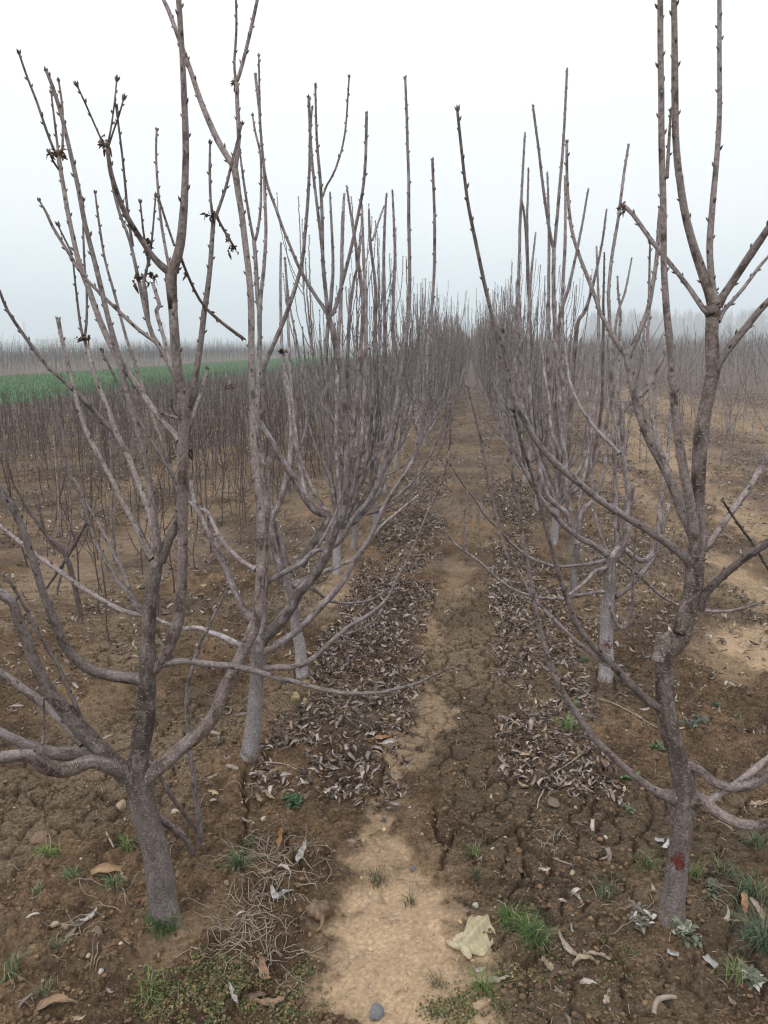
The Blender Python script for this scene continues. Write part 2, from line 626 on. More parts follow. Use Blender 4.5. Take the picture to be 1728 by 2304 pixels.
def build_ground():
    ax, ay = axis_x(), axis_y()
    X, Y = np.meshgrid(ax, ay)
    sh = X.shape
    x, y = X.ravel(), Y.ravel()
    z, sm, crust, crack, bid, cid = ground_z(x, y, True)
    far = sst(60, 200, np.hypot(x, y))
    z = z * (1 - far)
    n1 = fbm(x * 1.3, y * 1.3, 81)
    n2 = fbm(x * 7, y * 7, 83)
    n3 = fbm(x * 34, y * 34, 85, 3)
    dark = np.array((0.092, 0.061, 0.039))
    brown = np.array((0.185, 0.122, 0.074))
    crustc = np.array((0.165, 0.124, 0.083))
    tan = np.array((0.245, 0.175, 0.112))
    sandc = np.array((0.375, 0.272, 0.176))
    c = lerp(dark, brown, sst(0.32, 0.68, 0.5 * n2 + 0.5 * n3))
    c = lerp(c, crustc, crust * 0.75)
    # warm clods
    c = lerp(c, np.array((0.20, 0.128, 0.075)), (bid > 0.8) * 0.5 * (1 - crust))
    right = sst(0.75, 1.3, x) * sst(3.0, 4.5, y)
    nb = fbm(x * 0.8, y * 1.9, 89)
    c = lerp(c, tan * 0.92, right * sst(0.47, 0.60, nb * 0.65 + n2 * 0.35) * 0.42)
    c = lerp(c, np.array((0.150, 0.118, 0.096)), sst(2.4, 4.5, y) * sst(0.55, 0.40, nb) * 0.5)
    left = sst(-1.0, -1.6, x) * sst(2.2, 3.5, y)
    c = lerp(c, tan * 0.8, left * sst(0.50, 0.68, n1 * 0.6 + n2 * 0.4) * 0.40 * sst(10, 5, y))
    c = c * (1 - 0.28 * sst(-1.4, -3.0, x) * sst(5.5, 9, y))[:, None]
    c = c * (0.74 + 0.46 * sst(0.34, 0.66, fbm(x * 2.3, y * 2.3, 97, 3)))[:, None]
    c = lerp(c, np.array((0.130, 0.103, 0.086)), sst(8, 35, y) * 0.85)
    c = lerp(c, lerp(tan, sandc, sst(0.3, 0.8, sm)), np.clip(sm * (0.75 + 0.6 * n3), 0, 1))
    c = lerp(c, dark * 0.8, np.clip(crack, 0, 1) * 0.75)
    c = c * (0.82 + 0.36 * vnoise(x * 180, y * 180, 87))[:, None]
    rgba = np.concatenate((c, 1 - np.clip(sm * 1.3, 0, 1)[:, None]), 1)      # alpha: how rough the soil is
    nx, ny = sh[1], sh[0]
    i = np.arange(ny - 1)[:, None] * nx
    j = np.arange(nx - 1)[None, :]
    Q = np.stack((i + j, i + j + 1, i + nx + j + 1, i + nx + j), -1).reshape(-1, 4)
    m, t, b = new_mat('soil')
    an = nd(t, 'ShaderNodeAttribute', attribute_name='col')
    a, rg_ = an.outputs['Color'], an.outputs['Alpha']
    pos = nd(t, 'ShaderNodeNewGeometry').outputs['Position']
    f1 = noise(t, pos, 90, 6, 0.7)
    f2 = noise(t, pos, 420, 3, 0.7)
    f3 = noise(t, pos, 9, 5, 0.65)
    vo = nd(t, 'ShaderNodeTexVoronoi')
    vo.inputs['Scale'].default_value = 260
    t.links.new(pos, vo.inputs['Vector'])
    hv = nd(t, 'ShaderNodeHueSaturation')
    t.links.new(a, hv.inputs['Color'])
    v = math_n(t, 'MULTIPLY', maprange(t, f1, 0.36, 0.64, 0.58, 1.5), maprange(t, f2, 0.36, 0.64, 0.7, 1.35))
    v = math_n(t, 'ADD', 1.0, math_n(t, 'MULTIPLY', math_n(t, 'SUBTRACT', v, 1.0), maprange(t, rg_, 0, 1, 0.50, 1.0)))
    t.links.new(math_n(t, 'MULTIPLY', v, maprange(t, f3, 0.3, 0.7, 0.85, 1.15)), hv.inputs['Value'])
    sc = nd(t, 'ShaderNodeSeparateColor')
    t.links.new(vo.outputs['Color'], sc.inputs[0])
    cc = mixc(t, math_n(t, 'MULTIPLY', math_n(t, 'GREATER_THAN', sc.outputs[0], 0.975), 0.35), hv.outputs[0], (0.42, 0.35, 0.27))
    t.links.new(cc, b.inputs['Base Color'])
    b.inputs['Roughness'].default_value = 0.95
    b.inputs['Specular IOR Level'].default_value = 0.15
    bp = nd(t, 'ShaderNodeBump')
    t.links.new(maprange(t, rg_, 0, 1, 0.45, 0.95), bp.inputs['Strength'])
    bp.inputs['Distance'].default_value = 0.014
    t.links.new(math_n(t, 'ADD', f1, math_n(t, 'MULTIPLY', f2, 0.5)), bp.inputs['Height'])
    t.links.new(bp.outputs[0], b.inputs['Normal'])
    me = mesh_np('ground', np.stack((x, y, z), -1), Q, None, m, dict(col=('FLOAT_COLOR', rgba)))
    tag(link('ground', me), kind='structure')


# ------------------------------------------------------------------ traced trees
TREES = {}
TREES['LT1'] = '''
T 0 0 C1085,2060,196 C1078,1990,192 C1045,1780,182 C1005,1500,172 C930,1180,166 C895,1010,158 C905,860,132 C930,650,125 C950,450,114 C958,300,118 C960,180,100 C962,90,90 B975,1900,92 B998,1700,86 B1015,1610,84
L * -0.05 B1030,1610,64 B1020,1500,56 B1010,1430,50 B1000,1330,48 B975,1150,48 B930,950,46 B880,720,44 B820,520,40 B770,300,38 B710,80,36 A690,2020,34 A650,1850,33 A600,1650,32 A550,1450,31 A510,1230,30 A470,1050,29 A430,880,28 A390,720,26 A340,560,24 A300,460,22
L * 0.18 B1040,1620,64 B1100,1470,62 B1150,1370,60 B1185,1100,50 B1205,850,46 B1235,650,44 B1270,400,42 B1300,200,40 B1322,0,38 A1340,1900,36 A1362,1700,34 A1375,1520,30 A1385,1410,28
S * 0.02 A1380,1400,20 A1365,1300,18 A1360,1100,18 A1362,930,14
S * 0.05 A1395,1410,22 A1460,1220,20 A1510,1020,18 A1566,805,14
S * 0.06 A1400,1400,18 A1450,1490,18 A1510,1590,16
L * -0.12 C985,310,80 C1040,260,78 C1090,170,78 C1125,70,76 B1150,2010,75 B1170,1850,72 B1185,1600,68 B1185,1300,68 B1185,1000,72 B1188,750,70 B1172,600,64 B1155,450,62 B1140,250,62 B1120,0,58 A1118,2000,60 A1100,1820,76 A1102,1750,80 A1135,1680,64 A1165,1580,60 A1190,1400,54 A1200,1100,46 A1200,850,44 A1190,600,42 A1180,350,38 A1165,100,38 A1155,-40,36 A1140,-300,28
S * -0.15 A1090,1760,56 A1040,1720,46 A980,1650,38 A900,1530,36 A820,1400,36 A760,1260,34 A720,1130,32 A705,1040,28 A692,950,24
S * -0.03 A690,950,14 A650,890,13 A575,720,12 A500,555,10
S * 0.03 A695,940,14 A715,860,12 A740,690,11 A758,520,9
S * 0.0 A700,960,14 A735,850,12 A770,750,11 A800,640,9
S * 0.02 B1180,700,26 B1130,690,22 B1060,665,14
S * -0.04 B1180,690,24 B1120,640,18 B1110,580,12
S * 0.02 B1195,690,24 B1230,630,16
L * 0.05 B1190,760,30 B1225,740,28 B1260,640,26 B1310,500,24 B1340,380,18
L * -0.1 C920,365,80 C860,363,74 C800,360,72 C700,345,66 C600,320,62 C520,270,66 C440,190,64 C390,100,62 C350,0,56 B280,1830,52 B210,1600,48 B140,1400,46 B90,1280,48 B50,1230,52 B10,1180,46 B-30,1100,40
L * -0.2 C830,990,120 C760,930,112 C690,870,110 C600,780,108 C480,640,102 C380,520,92 C300,430,82 C250,320,74 C200,200,70 C160,80,66 C110,-30,66 B90,1900,64 B50,1860,68 B0,1830,66 B-60,1780,60 B-150,1600,50
S * -0.05 C570,720,34 C545,660,30 C500,560,28 C430,400,26 C380,280,26 C320,190,24 C240,60,24 B170,1940,22 B110,1830,22 B60,1750,20 B0,1700,18
L * 0.15 C540,790,50 C440,680,52 C350,590,58 C270,520,58 C130,420,56 C0,320,52 C-80,270,48
L * -0.3 C860,990,112 C800,975,108 C760,960,104 C680,930,95 C580,905,92 C480,950,92 C380,968,94 C280,940,95 C220,885,92 C160,870,84 C80,875,80 C0,880,78 C-80,885,72
S * -0.02 C265,910,24 C285,700,18 C285,500,12
L * -0.05 C800,960,80 C680,900,76 C560,855,76 C480,850,84 C400,860,84 C300,840,75 C200,810,70 C100,760,66 C0,710,62 C-80,680,58
L * 0.45 C930,1010,120 C1000,965,108 C1080,900,98 C1180,810,90 C1260,750,94 C1340,670,90 C1400,580,84 C1440,460,84 C1490,360,80 C1550,240,80 C1600,130,78 F250,640,84 F285,540,72 F300,400,66 F310,200,64 F310,0,62 E305,1300,56 E290,1130,54 E270,950,50 E255,800,44 E250,600,42 E250,300,42 E250,0,42 D235,1800,42 D210,1600,42 D185,1400,40 D160,1250,40 D140,1110,46 D110,1050,40 D50,950,40 D0,850,40 A1300,650,36 A1230,440,32 A1150,220,30 A1090,60,28 A1030,-60,24
S * 0.02 D140,1120,36 D150,1050,30 D165,900,28 D155,700,28 D150,570,28 D148,530,26
S * 0.01 D148,530,18 D140,480,18 D135,400,17 D148,200,16 D146,0,15 D140,-80,12
S * 0.01 D150,530,26 D170,480,25 D210,330,24 D245,180,24 D280,20,22 D295,-60,18
L * -0.08 C985,290,62 C1050,275,52 C1180,255,46 C1300,265,46 C1400,275,44 F120,855,44 F240,880,42 F400,930,36 F560,970,34 F700,1010,30 F850,1035,28 F1000,1035,24 F1130,1020,22 F1250,990,20 F1350,960,18 F1450,910,15 F1580,860,8
L * 0.2 B950,1975,40 B920,1970,34 B800,1945,32 B660,1870,31 B500,1770,30 B380,1680,30 B210,1560,30 B120,1490,28 B0,1390,25 B-80,1330,20
L * 0.12 B965,1960,56 B925,1940,48 B870,1895,46 B835,1820,40 B780,1770,34 B720,1680,30 B640,1540,28 B590,1400,24 B565,1330,22 B520,1150,20 B470,1080,18 B420,1020,14
S * 0.1 B850,1850,30 B800,1690,26 B720,1540,24 B640,1370,22 B590,1290,20 B540,1210,18 B480,1100,14
L * 0.15 B1000,1600,66 B950,1540,56 B915,1470,48 B870,1380,40 B800,1250,35 B740,1120,34 B660,970,34 B580,820,32 B520,660,30 B480,500,28 B440,340,26 B400,180,26 B376,60,30
L * 0.25 B1010,1600,50 B990,1400,44 B960,1280,40 B900,1130,38 B840,970,38 B780,840,38 B740,770,38 B710,660,31 B640,490,30 B600,370,28 B570,260,26 B540,160,24
S * -0.12 B735,775,36 B640,680,34 B540,570,34 B500,530,30 B400,440,26 B300,350,25 B230,260,24 B150,150,22 B50,0,20 A0,1890,18 A-40,1800,14
S * 0.04 B545,190,18 B560,80,17 A562,1900,15 A547,1700,14 A540,1500,13 A540,1300,11
S * 0.0 B540,170,20 B520,80,17 A490,1850,14 A474,1700,10
L * 0.15 B1165,830,56 B1130,790,46 B1060,720,40 B960,590,40 B880,470,40 B800,350,40 B720,220,40 B640,40,38 A580,1880,36 A520,1720,34 A480,1560,30 A440,1380,28 A400,1150,28 A385,1050,32 A380,1000,26
S * -0.02 A380,1010,20 A350,970,18 A300,840,17 A240,660,16 A180,510,15 A125,350,15
S * 0.03 A380,1010,18 A372,930,16 A350,750,14 A332,600,11
S * 0.05 A390,1010,18 A405,950,16 A405,700,14 A381,525,12
S * -0.03 A385,1100,16 A350,1050,14 A320,990,10
S * 0.05 A500,1730,22 A420,1600,20 A340,1470,19 A300,1380,17 A255,1300,13
S * 0.02 A470,1650,14 A420,1550,13 A375,1460,10
L * 0.3 B1160,480,40 B1120,400,36 B1080,310,36 B1020,210,35 B985,150,32 B955,60,30 A930,1960,28 A900,1820,24 A840,1560,22 A780,1400,20 A740,1250,18 A712,1110,14
S * 0.0 B1010,200,26 B900,120,25 B780,10,24 A680,1930,22 A560,1810,20 A470,1690,16
S * 0.02 A960,2070,26 A945,1900,24 A932,1820,22 A960,1700,16 A930,1500,14 A910,1310,11
S * 0.02 A965,1720,14 A985,1550,13 A1008,1275,10
S * -0.04 A860,1600,18 A830,1400,17 A800,1080,15 A770,830,14 A752,690,14
L * 0.2 B1160,420,30 B1100,340,28 B1060,180,26 B1010,0,26 A1030,1980,25 A990,1840,22
L * 0.1 B1150,1120,26 B1130,1085,25 B1000,870,22 B880,670,20 B800,550,19 B730,400,18 B660,255,15
L * 0.3 B1160,1180,24 B1100,1000,22 B1060,880,22 B990,690,22 B930,510,21 B880,360,20 B820,180,19 A740,1900,18 A680,1680,16 A640,1430,15 A617,1250,12
L * 0.35 A1140,1950,24 A1090,1700,20 A1045,1450,18 A1020,1200,16 A1010,1000,15 A1014,845,13
S * 0.05 A1130,1590,16 A1060,1380,15 A1030,1280,13
L * 0.3 A1165,1650,20 A1190,1720,18 A1260,1880,18 A1330,1990,20 A1440,2090,22 A1570,2190,24
L * 0.1 C955,1140,54 C1000,1225,48 C1090,1310,46 C1195,1385,44 C1230,1450,38 C1250,1500,32
'''
TREES['LT2'] = '''
T 0 0 F228,1560,122 F232,1480,116 F250,1300,106 F265,1150,98 F280,950,92 F292,780,100 F300,690,84 F325,560,44 F335,300,40 F342,0,40 E345,1300,40 E345,1100,41 E340,955,42
L * 0.05 E338,985,38 E312,940,36 E290,870,34 E285,700,32 E290,450,31 E300,200,32 E300,0,32 D290,1950,30 D275,1700,27 D265,1560,27
S * -0.03 D262,1560,20 D240,1450,18 D215,1300,17 D190,1130,15 D170,980,12
S * 0.05 D268,1560,20 D285,1500,19 D305,1350,17 D310,1150,16 D305,1000,15 D270,850,14 D255,750,12
S * 0.05 E300,60,26 D310,1900,26 D327,1750,25 D340,1500,22 D335,1300,20 D330,1100,19 D310,900,18 D295,700,18 D272,485,20
L * -0.05 F305,700,86 F340,665,80 F400,610,78 F470,530,74 F520,460,70 F550,400,70 F620,320,62 F680,240,62 F740,120,58 F790,0,52 E828,1360,48 E842,1300,48 E862,1220,44 E866,1000,41 E862,800,40 E850,560,37 E830,400,36 E800,250,36 E770,100,35 D765,2110,36 D745,2040,36 D735,1950,26 D712,1700,24 D705,1400,22 D690,1150,20 D670,900,17 D662,555,13
S * 0.03 D750,2050,28 D720,2000,26 D640,1880,24 D560,1740,22 D500,1600,20 D450,1480,19 D400,1340,18 D350,1200,18 D325,1050,17 D302,750,15 D295,365,12
S * -0.03 D755,2050,30 D790,2000,27 D840,1820,25 D890,1620,23 D930,1430,22 D965,1250,21 D985,1050,20 D993,735,20
S * 0.02 D735,1950,22 D692,1500,20 D650,1150,19 D630,900,19 D618,635,20
S * 0.03 D708,1275,14 D735,1200,14 D790,1100,14 D850,880,13 D880,500,11
L * -0.15 F262,830,66 F300,785,58 F340,758,56 F440,700,50 F560,620,44 F680,500,42 F780,390,40 F850,290,38 F910,180,36 F990,70,32 E1040,1420,32 E1100,1280,30 E1190,1130,28 E1290,970,26 E1330,800,25 E1360,600,24 E1372,400,23 E1400,150,22 D1415,2010,21 D1430,1750,20 D1432,1400,19 D1421,1040,18
L * -0.2 F270,890,46 F320,880,42 F430,870,38 F560,860,36 F660,800,34 F780,690,30 F870,610,27 F970,550,25 F1070,480,23 F1140,400,20 F1180,310,18 F1250,190,16 F1310,60,15 E1390,1300,14 E1470,1140,13 E1510,1000,12 E1535,850,11 E1540,600,8
S * 0.02 F860,650,14 F930,630,13 F1030,580,12 F1100,480,10
L * 0.25 F290,740,50 F230,745,46 F180,730,44 F60,670,38 F-30,640,36 C1300,38,32 C1180,35,28 C1060,0,22 C1000,-30,18
L * 0.3 E300,1810,42 E340,1765,38 E450,1700,36 E560,1640,36 E660,1550,35 E750,1540,34 E830,1480,33 E900,1350,32 E990,1250,31 E1060,1130,30 E1120,950,29 E1160,750,28 E1200,500,27 E1240,250,25 E1268,0,24 D1272,1700,23 D1266,1400,22 D1262,1000,20 D1245,505,17
S * 0.05 E660,1545,26 E700,1490,24 E760,1380,22 E800,1290,20 E830,1180,18
L * 0.15 F250,560,50 F200,500,44 F130,350,42 F60,200,40 F0,60,36 E-60,1380,34 E-130,1200,30 B1240,1100,28
L * 0.25 F275,240,34 F200,190,32 F120,120,30 F40,20,28 E-40,1300,26 B1300,1290,26 B1230,1240,26
'''
TREES['LT3'] = '''
T 0 0 F582,985,88 F578,950,85 F560,750,75 F525,550,64 F490,330,66 F440,240,68 F405,100,50 F370,-60,44 E350,1250,36
L * 0.1 E365,1370,44 E395,1300,42 E440,1220,40 E480,1060,36 E500,900,32 E502,700,28 E482,480,24 E445,320,18 E430,262,16
L * 0.0 E560,1640,70 E745,1355,62 E660,1285,58 E590,1200,52 E520,1080,46 E440,960,44 E380,850,40 E315,745,38 E302,690,36 E330,620,36 E325,400,36 E345,320,32 E420,150,30 E470,30,28 D540,1830,26 D580,1650,24 D600,1450,22 D615,1250,21 D625,1050,20 D628,850,18 D640,700,12
L * 0.1 E520,1780,48 E600,1740,38 E720,1690,32 E840,1640,24 E960,1560,20 E1080,1400,17 E1200,1300,15 E1330,1190,12
L * 0.15 E470,1650,46 E420,1450,40 E380,1330,34 E420,1250,28 E520,1000,26 E560,880,22 E600,740,20 E590,500,17 E540,200,15 D490,1950,12 D465,1680,10
L * 0.2 E510,1800,36 E640,1800,26 E760,1880,20 E920,1890,16 E1040,1860,13 E1130,1800,10
'''
TREES['RT1'] = '''
T 0 0 J1025,2040,190 J1032,1980,180 J1050,1800,152 J1080,1550,136 J1095,1350,142 J1105,1200,152 J1108,1030,145 J1072,900,126 J1030,750,120 J1002,560,120 J990,350,120 J982,200,120 J1050,160,118 J1110,70,122 I1110,2060,122 I1150,1900,126 I1180,1780,120 I1190,1600,114 I1202,1500,108 I1210,1300,90 I1215,1050,88 I1230,800,90 I1262,600,85 I1290,400,90 I1297,200,80 I1305,50,80 G1310,2050,92 G1308,1980,96
L * 0 J982,230,118 J980,150,106 J985,95,100
L * -0.12 G1305,1960,80 G1275,1880,68 G1220,1720,60 G1160,1540,52 G1110,1350,50 G1075,1130,46 G1058,900,44 G1055,600,44 G1055,300,40 G1050,0,38 G1050,-240,30
L * 0.1 G1310,1940,50 G1298,1800,44 G1285,1600,44 G1300,1350,40 G1325,1050,36 G1345,700,32 G1345,300,30 G1345,0,28 G1345,-200,22
L * -0.1 G1330,1980,66 G1375,1910,54 G1450,1800,50 G1560,1630,50 G1659,1480,46 G1780,1280,38
L * 0.08 G1335,2080,40 G1375,2010,30 G1430,1950,26 G1520,1840,24 G1600,1730,22 G1680,1640,18
L * 0.12 G1285,2030,46 G1240,2000,36 G1150,1870,32 G1050,1740,30 G950,1620,30 G860,1500,29 G780,1390,28 G715,1330,28
L * -0.05 I1285,420,70 I1340,330,56 I1420,220,50 I1520,100,48 I1600,0,46 G1760,1850,40 G1900,1650,30
L * -0.2 I1208,1530,84 I1180,1420,76 I1165,1340,72 I1140,1200,66 I1100,980,62 I1070,780,58 I1045,560,52 I1030,350,48 I1015,150,46 G1000,2030,44 G985,1750,42 G985,1450,42 G980,1200,42 G970,900,40 G965,600,40 G960,300,38 G960,0,36 G958,-240,28
S * 0.08 G1005,1150,24 G1015,950,22 G1028,720,14
L * -0.25 I1185,1660,80 I1130,1600,66 I1080,1558,58 I960,1470,52 I830,1390,50 I700,1310,46 I560,1220,44 I440,1120,44 I330,1030,43 I220,920,40 I130,800,38 I60,670,36 I0,540,35 H400,400,32 H370,290,30 H335,150,28 H300,0,26 Z1045,610,8.6 Z1025,510,8 Z1010,430,7.6 Z1000,350,7 Z988,238,6.4
S * -0.04 I20,590,26 H425,500,26 H405,380,24 H385,250,22 H378,135,18
L * 0.4 I1200,1500,66 I1160,1410,64 I1100,1300,60 I1060,1190,60 I1000,1060,62 I940,950,62 I880,830,58 I830,680,53 I790,540,50 I765,400,47 I745,295,46
S * 0.02 I740,290,34 I700,230,32 I640,130,30 I570,0,28 G560,1980,27 G500,1820,25 G430,1640,24 G385,1480,23 G365,1300,21 G355,1100,20 G354,925,18
S * 0.05 I750,285,36 I780,240,34 I830,130,32 I880,0,31 G910,1850,29 G940,1650,26 G952,1450,22 G958,1350,16
L * 0.15 I1010,1080,44 I1000,1000,38 I960,900,34 I920,750,30 I900,560,27 I885,350,25 I880,100,22 G885,2100,20 G890,1800,17 G895,1570,12
L * -0.2 I1215,1910,70 I1262,1820,52 I1400,1690,50 I1540,1580,50 I1659,1500,48 I1780,1420,42
L * 0.3 I1225,1560,56 I1285,1505,46 I1340,1420,43 I1430,1290,42 I1530,1150,42 I1600,1030,41 I1659,950,40 I1740,800,34
L * -0.2 J1040,1130,90 J960,1108,66 J880,1060,54 J760,970,48 J640,860,46 J520,740,46 J420,600,44 J340,470,40 J270,330,36 J220,180,33 J170,0,30 H580,1880,27 H545,1680,26 H510,1500,25 H490,1350,24 H470,1200,23 H435,1030,22 H425,800,21 H432,640,18
L * -0.3 J990,560,84 J940,540,64 J880,500,54 J780,410,50 J700,330,50 J620,250,46 J540,170,42 J470,90,40 J410,0,38 H790,1850,34 H740,1700,32 H700,1550,30 H660,1420,28 H620,1250,27 H580,1100,26 H540,980,24 H490,820,21 H450,650,17
S * 0.03 J640,275,36 J600,262,34 J500,190,30 J380,90,28 J290,0,26 H640,1930,25 H560,1830,24 H480,1690,23 H400,1570,22 H360,1430,20 H330,1300,19 H280,1100,18 H240,850,17 H190,650,15 H150,490,12
L * -0.15 J1120,930,80 J1165,925,66 J1210,960,60 J1290,1030,60 J1400,1070,62 J1500,1070,62 J1580,1040,62 J1659,970,60 J1780,830,54
L * -0.25 J1130,1160,110 J1200,1150,92 J1250,1160,80 J1320,1230,70 J1420,1290,66 J1540,1320,66 J1659,1300,62 J1780,1240,56
S * 0.1 J1280,1170,44 J1330,1125,44 J1400,1090,46 J1500,1020,50 J1580,950,50 J1659,890,48 J1760,790,40
L * 0.0 I1225,1935,26 I1300,1945,22 I1400,1945,20 I1520,1920,18 I1620,1885,14
L * -0.3 I1700,1740,20 I1659,1670,20 I1570,1520,20 I1460,1370,18 I1365,1230,14
'''
TREES['RT2'] = '''
T 0 0 J600,430,100 J602,400,95 J612,250,87 J615,0,85 I630,1800,80 I636,1650,78 I655,1590,70 I700,1530,62 I730,1450,56 I752,1300,55 I768,1130,58
L * 0.0 I755,1170,40 I738,1080,36 I720,950,36 I712,850,34 I712,700,34 I712,600,34
S * 0.05 I715,650,40 I745,612,38 I810,570,36 I880,500,32 I920,410,29 I980,290,24 I1000,220,18
S * -0.02 I705,900,26 I690,800,24 I690,500,22 I692,250,20 I702,0,18 G690,1920,16 G685,1800,12
S * 0.02 I715,870,22 I740,820,16 I775,760,10
L * -0.1 I640,1590,46 I590,1555,40 I520,1510,36 I440,1470,34 I340,1390,32 I250,1290,30 I180,1200,27 I110,1080,25 I50,980,22 I0,850,18
L * -0.2 I620,1610,26 I560,1625,22 I480,1640,21 I300,1655,20 I200,1630,20 I100,1590,19 I0,1510,18 H360,1420,17 H270,1330,16 H200,1220,15 H120,1120,13 H40,1000,9
L * -0.1 I620,1815,32 I590,1818,26 I480,1830,24 I350,1860,22 I180,1860,22 I100,1840,21 I0,1800,20 H330,1720,19 H220,1620,18 H150,1570,16 H60,1500,14 H0,1410,10
S * 0.0 H130,1565,12 H127,1450,11 H129,1300,7
L * 0.1 I690,1540,36 I720,1535,34 I770,1580,36 I840,1620,37 I900,1590,34 I940,1480,32 I960,1250,30 I980,1120,27 I1010,900,22 I1030,650,14
L * 0.2 I660,1850,44 I700,1835,38 I760,1790,34 I850,1690,32 I920,1580,30 I980,1400,26 I1020,1250,20
L * -0.1 I605,1815,26 I625,1870,26 I650,1950,27 I690,2040,26 I730,2050,24 I770,1980,20 I780,1800,17 I790,1600,14 I800,1430,9
L * -0.05 I660,1560,30 I610,1660,28 I540,1680,25 I470,1760,22 I370,1840,17
L * 0.2 I675,1600,26 I700,1620,22 I830,1720,20 I950,1830,18 I1060,1900,14
L * 0.25 I690,1560,42 I682,1460,38 I670,1200,32 I660,900,29 I650,600,27 I640,300,25 I630,0,24 G625,1900,23 G650,1650,22 G690,1400,20 G720,1150,18 G755,940,16
L * 0.2 I700,920,32 I660,880,28 I560,780,26 I470,660,24 I400,540,22 I370,430,20 I340,200,17 I320,50,14
L * 0.15 I640,1560,22 I610,1540,20 I560,1400,18 I530,1240,16 I515,1000,14 I500,700,12 I510,500,10
'''
TREES['RT3'] = '''
T 0 0 I398,1905,54 I400,1870,50 I402,1700,46 I420,1500,44 I418,1380,36
L * 0.0 I420,1500,44 I392,1390,42 I372,1280,40 I350,1150,38 I335,900,36 I312,600,33 I292,350,30 I278,100,28 G272,1990,27 G270,1800,27 G270,1610,27
S * 0.0 G268,1610,22 G240,1480,21 G200,1200,19 G170,950,17 G135,685,15
S * 0.02 G272,1610,22 G285,1500,22 G310,1200,20 G335,900,18 G356,450,16
L * 0.1 I425,1420,36 I460,1290,34 I520,1230,30 I570,1130,26 I610,960,22 I630,800,18
L * -0.05 I395,1450,30 I350,1310,34 I250,1220,32 I200,1120,29 I170,980,26 I130,800,22 I60,600,19 I20,300,15
L * 0.15 I420,1480,26 I440,1200,22 I510,800,17 I470,400,12
L * 0.1 I340,950,30 I260,780,24 I240,600,20 I210,400,18 I180,150,14
'''
TREES['LT4'] = '''
T 0 0 E800,1750,66 E801,1700,58 E803,1560,54 E810,1440,50 E830,1330,44
L * 0.1 E812,1420,40 E790,1300,36 E745,900,32 E730,300,28 D765,1900,24 D775,1700,20 D757,1250,13
L * 0.15 E820,1400,38 E812,1200,36 E800,700,32 E810,200,28 D828,1900,25 D836,1500,22 D847,1255,16
L * -0.1 E830,1350,36 E852,1200,34 E905,800,30 E950,300,27 D972,1950,24 D930,1650,21 D895,1420,18 D865,1210,13
S * 0.05 D930,1650,16 D955,1560,14 D950,1515,12
L * 0.2 E832,1340,34 E875,1250,32 E955,900,28 E985,300,25 D985,1900,22 D970,1600,19 D964,1330,13
L * -0.15 E830,1370,34 E885,1290,32 E985,1000,28 E1040,500,25 E1050,100,24 D1052,1850,22 D1020,1600,19 D1009,1360,13
S * 0.04 D1030,1560,14 D1070,1440,13 D1105,1340,11
L * 0.05 E830,1380,36 E910,1320,32 E1050,1050,28 E1110,600,26 E1112,100,24 D1105,1800,21 D1108,1500,18 D1121,1258,13
L * 0.25 E830,1400,32 E930,1350,30 E1110,1080,26 E1168,500,24 D1165,2000,22 D1176,1700,20 D1170,1450,17 D1160,1235,12
L * 0.1 E808,1410,36 E780,1360,32 E640,1150,28 E520,800,25 E452,300,22 D437,2000,19 D435,1800,17 D438,1575,13
L * 0.3 E806,1440,32 E760,1380,28 E600,1180,25 E525,700,22 E490,200,20 D480,1950,17 D463,1670,12
L * 0.2 E815,1400,30 E840,1200,28 E860,600,25 E880,100,23 D905,1850,20 D940,1700,16 D950,1515,10
'''
TREES['RT4'] = '''
T 0 0 I274,1570,58 I274,1520,52 I278,1400,46 I290,1260,42 I297,1190,38
L * 0.1 I290,1260,36 I262,1180,33 I190,1000,30 I115,750,28 I70,400,26 I48,0,24 G44,1800,21 G60,1300,18 G83,860,13
S * 0.03 G62,1290,16 G85,1450,15 G105,1900,14
L * 0.15 I292,1230,34 I265,1150,30 I185,900,28 I130,500,25 I116,100,23 G110,1900,20 G98,1500,17 G107,1090,12
L * -0.1 I295,1200,34 I285,1080,32 I258,800,29 I240,300,26 G236,1950,23 G240,1500,19 G229,1120,13
L * 0.2 I297,1200,32 I315,1060,30 I340,800,28 I326,300,26 G326,2000,24 G346,1500,20 G344,1140,14
L * 0.05 I296,1210,34 I306,1080,32 I300,900,30 I292,400,27 G306,2090,24 G370,1850,21 G430,1580,17 G495,1225,12
L * -0.15 I296,1220,32 I330,1100,30 I365,900,28 I392,500,26 I422,100,24 G480,2000,22 G570,1650,17 G614,1360,12
L * 0.1 I290,1240,32 I255,1160,30 I150,900,27 I110,400,24 G115,1950,20 G127,1750,16 G153,1510,10
L * 0.2 I296,1250,34 I340,1190,30 I480,1060,27 I600,800,24 I650,300,21 G680,2050,18 G730,1900,15 G775,1675,10
L * 0.3 I296,1240,32 I345,1160,28 I460,980,25 I540,600,22 I560,200,20 G560,1950,17 G548,1600,12
L * -0.2 I296,1270,30 I345,1210,27 I480,1080,24 I572,700,21 I590,200,19 G592,1950,16 G598,1640,11
'''
FOOT = dict(LT4='E800,1735', RT4='I274,1556', LT1='C1080,2045', LT2='F230,1545', LT3='F580,970', RT1='J1028,2025', RT2='J600,415', RT3='I398,1895')
FOOT = {k: ground_at(*tile_px(v)[:2]) for k, v in FOOT.items()}
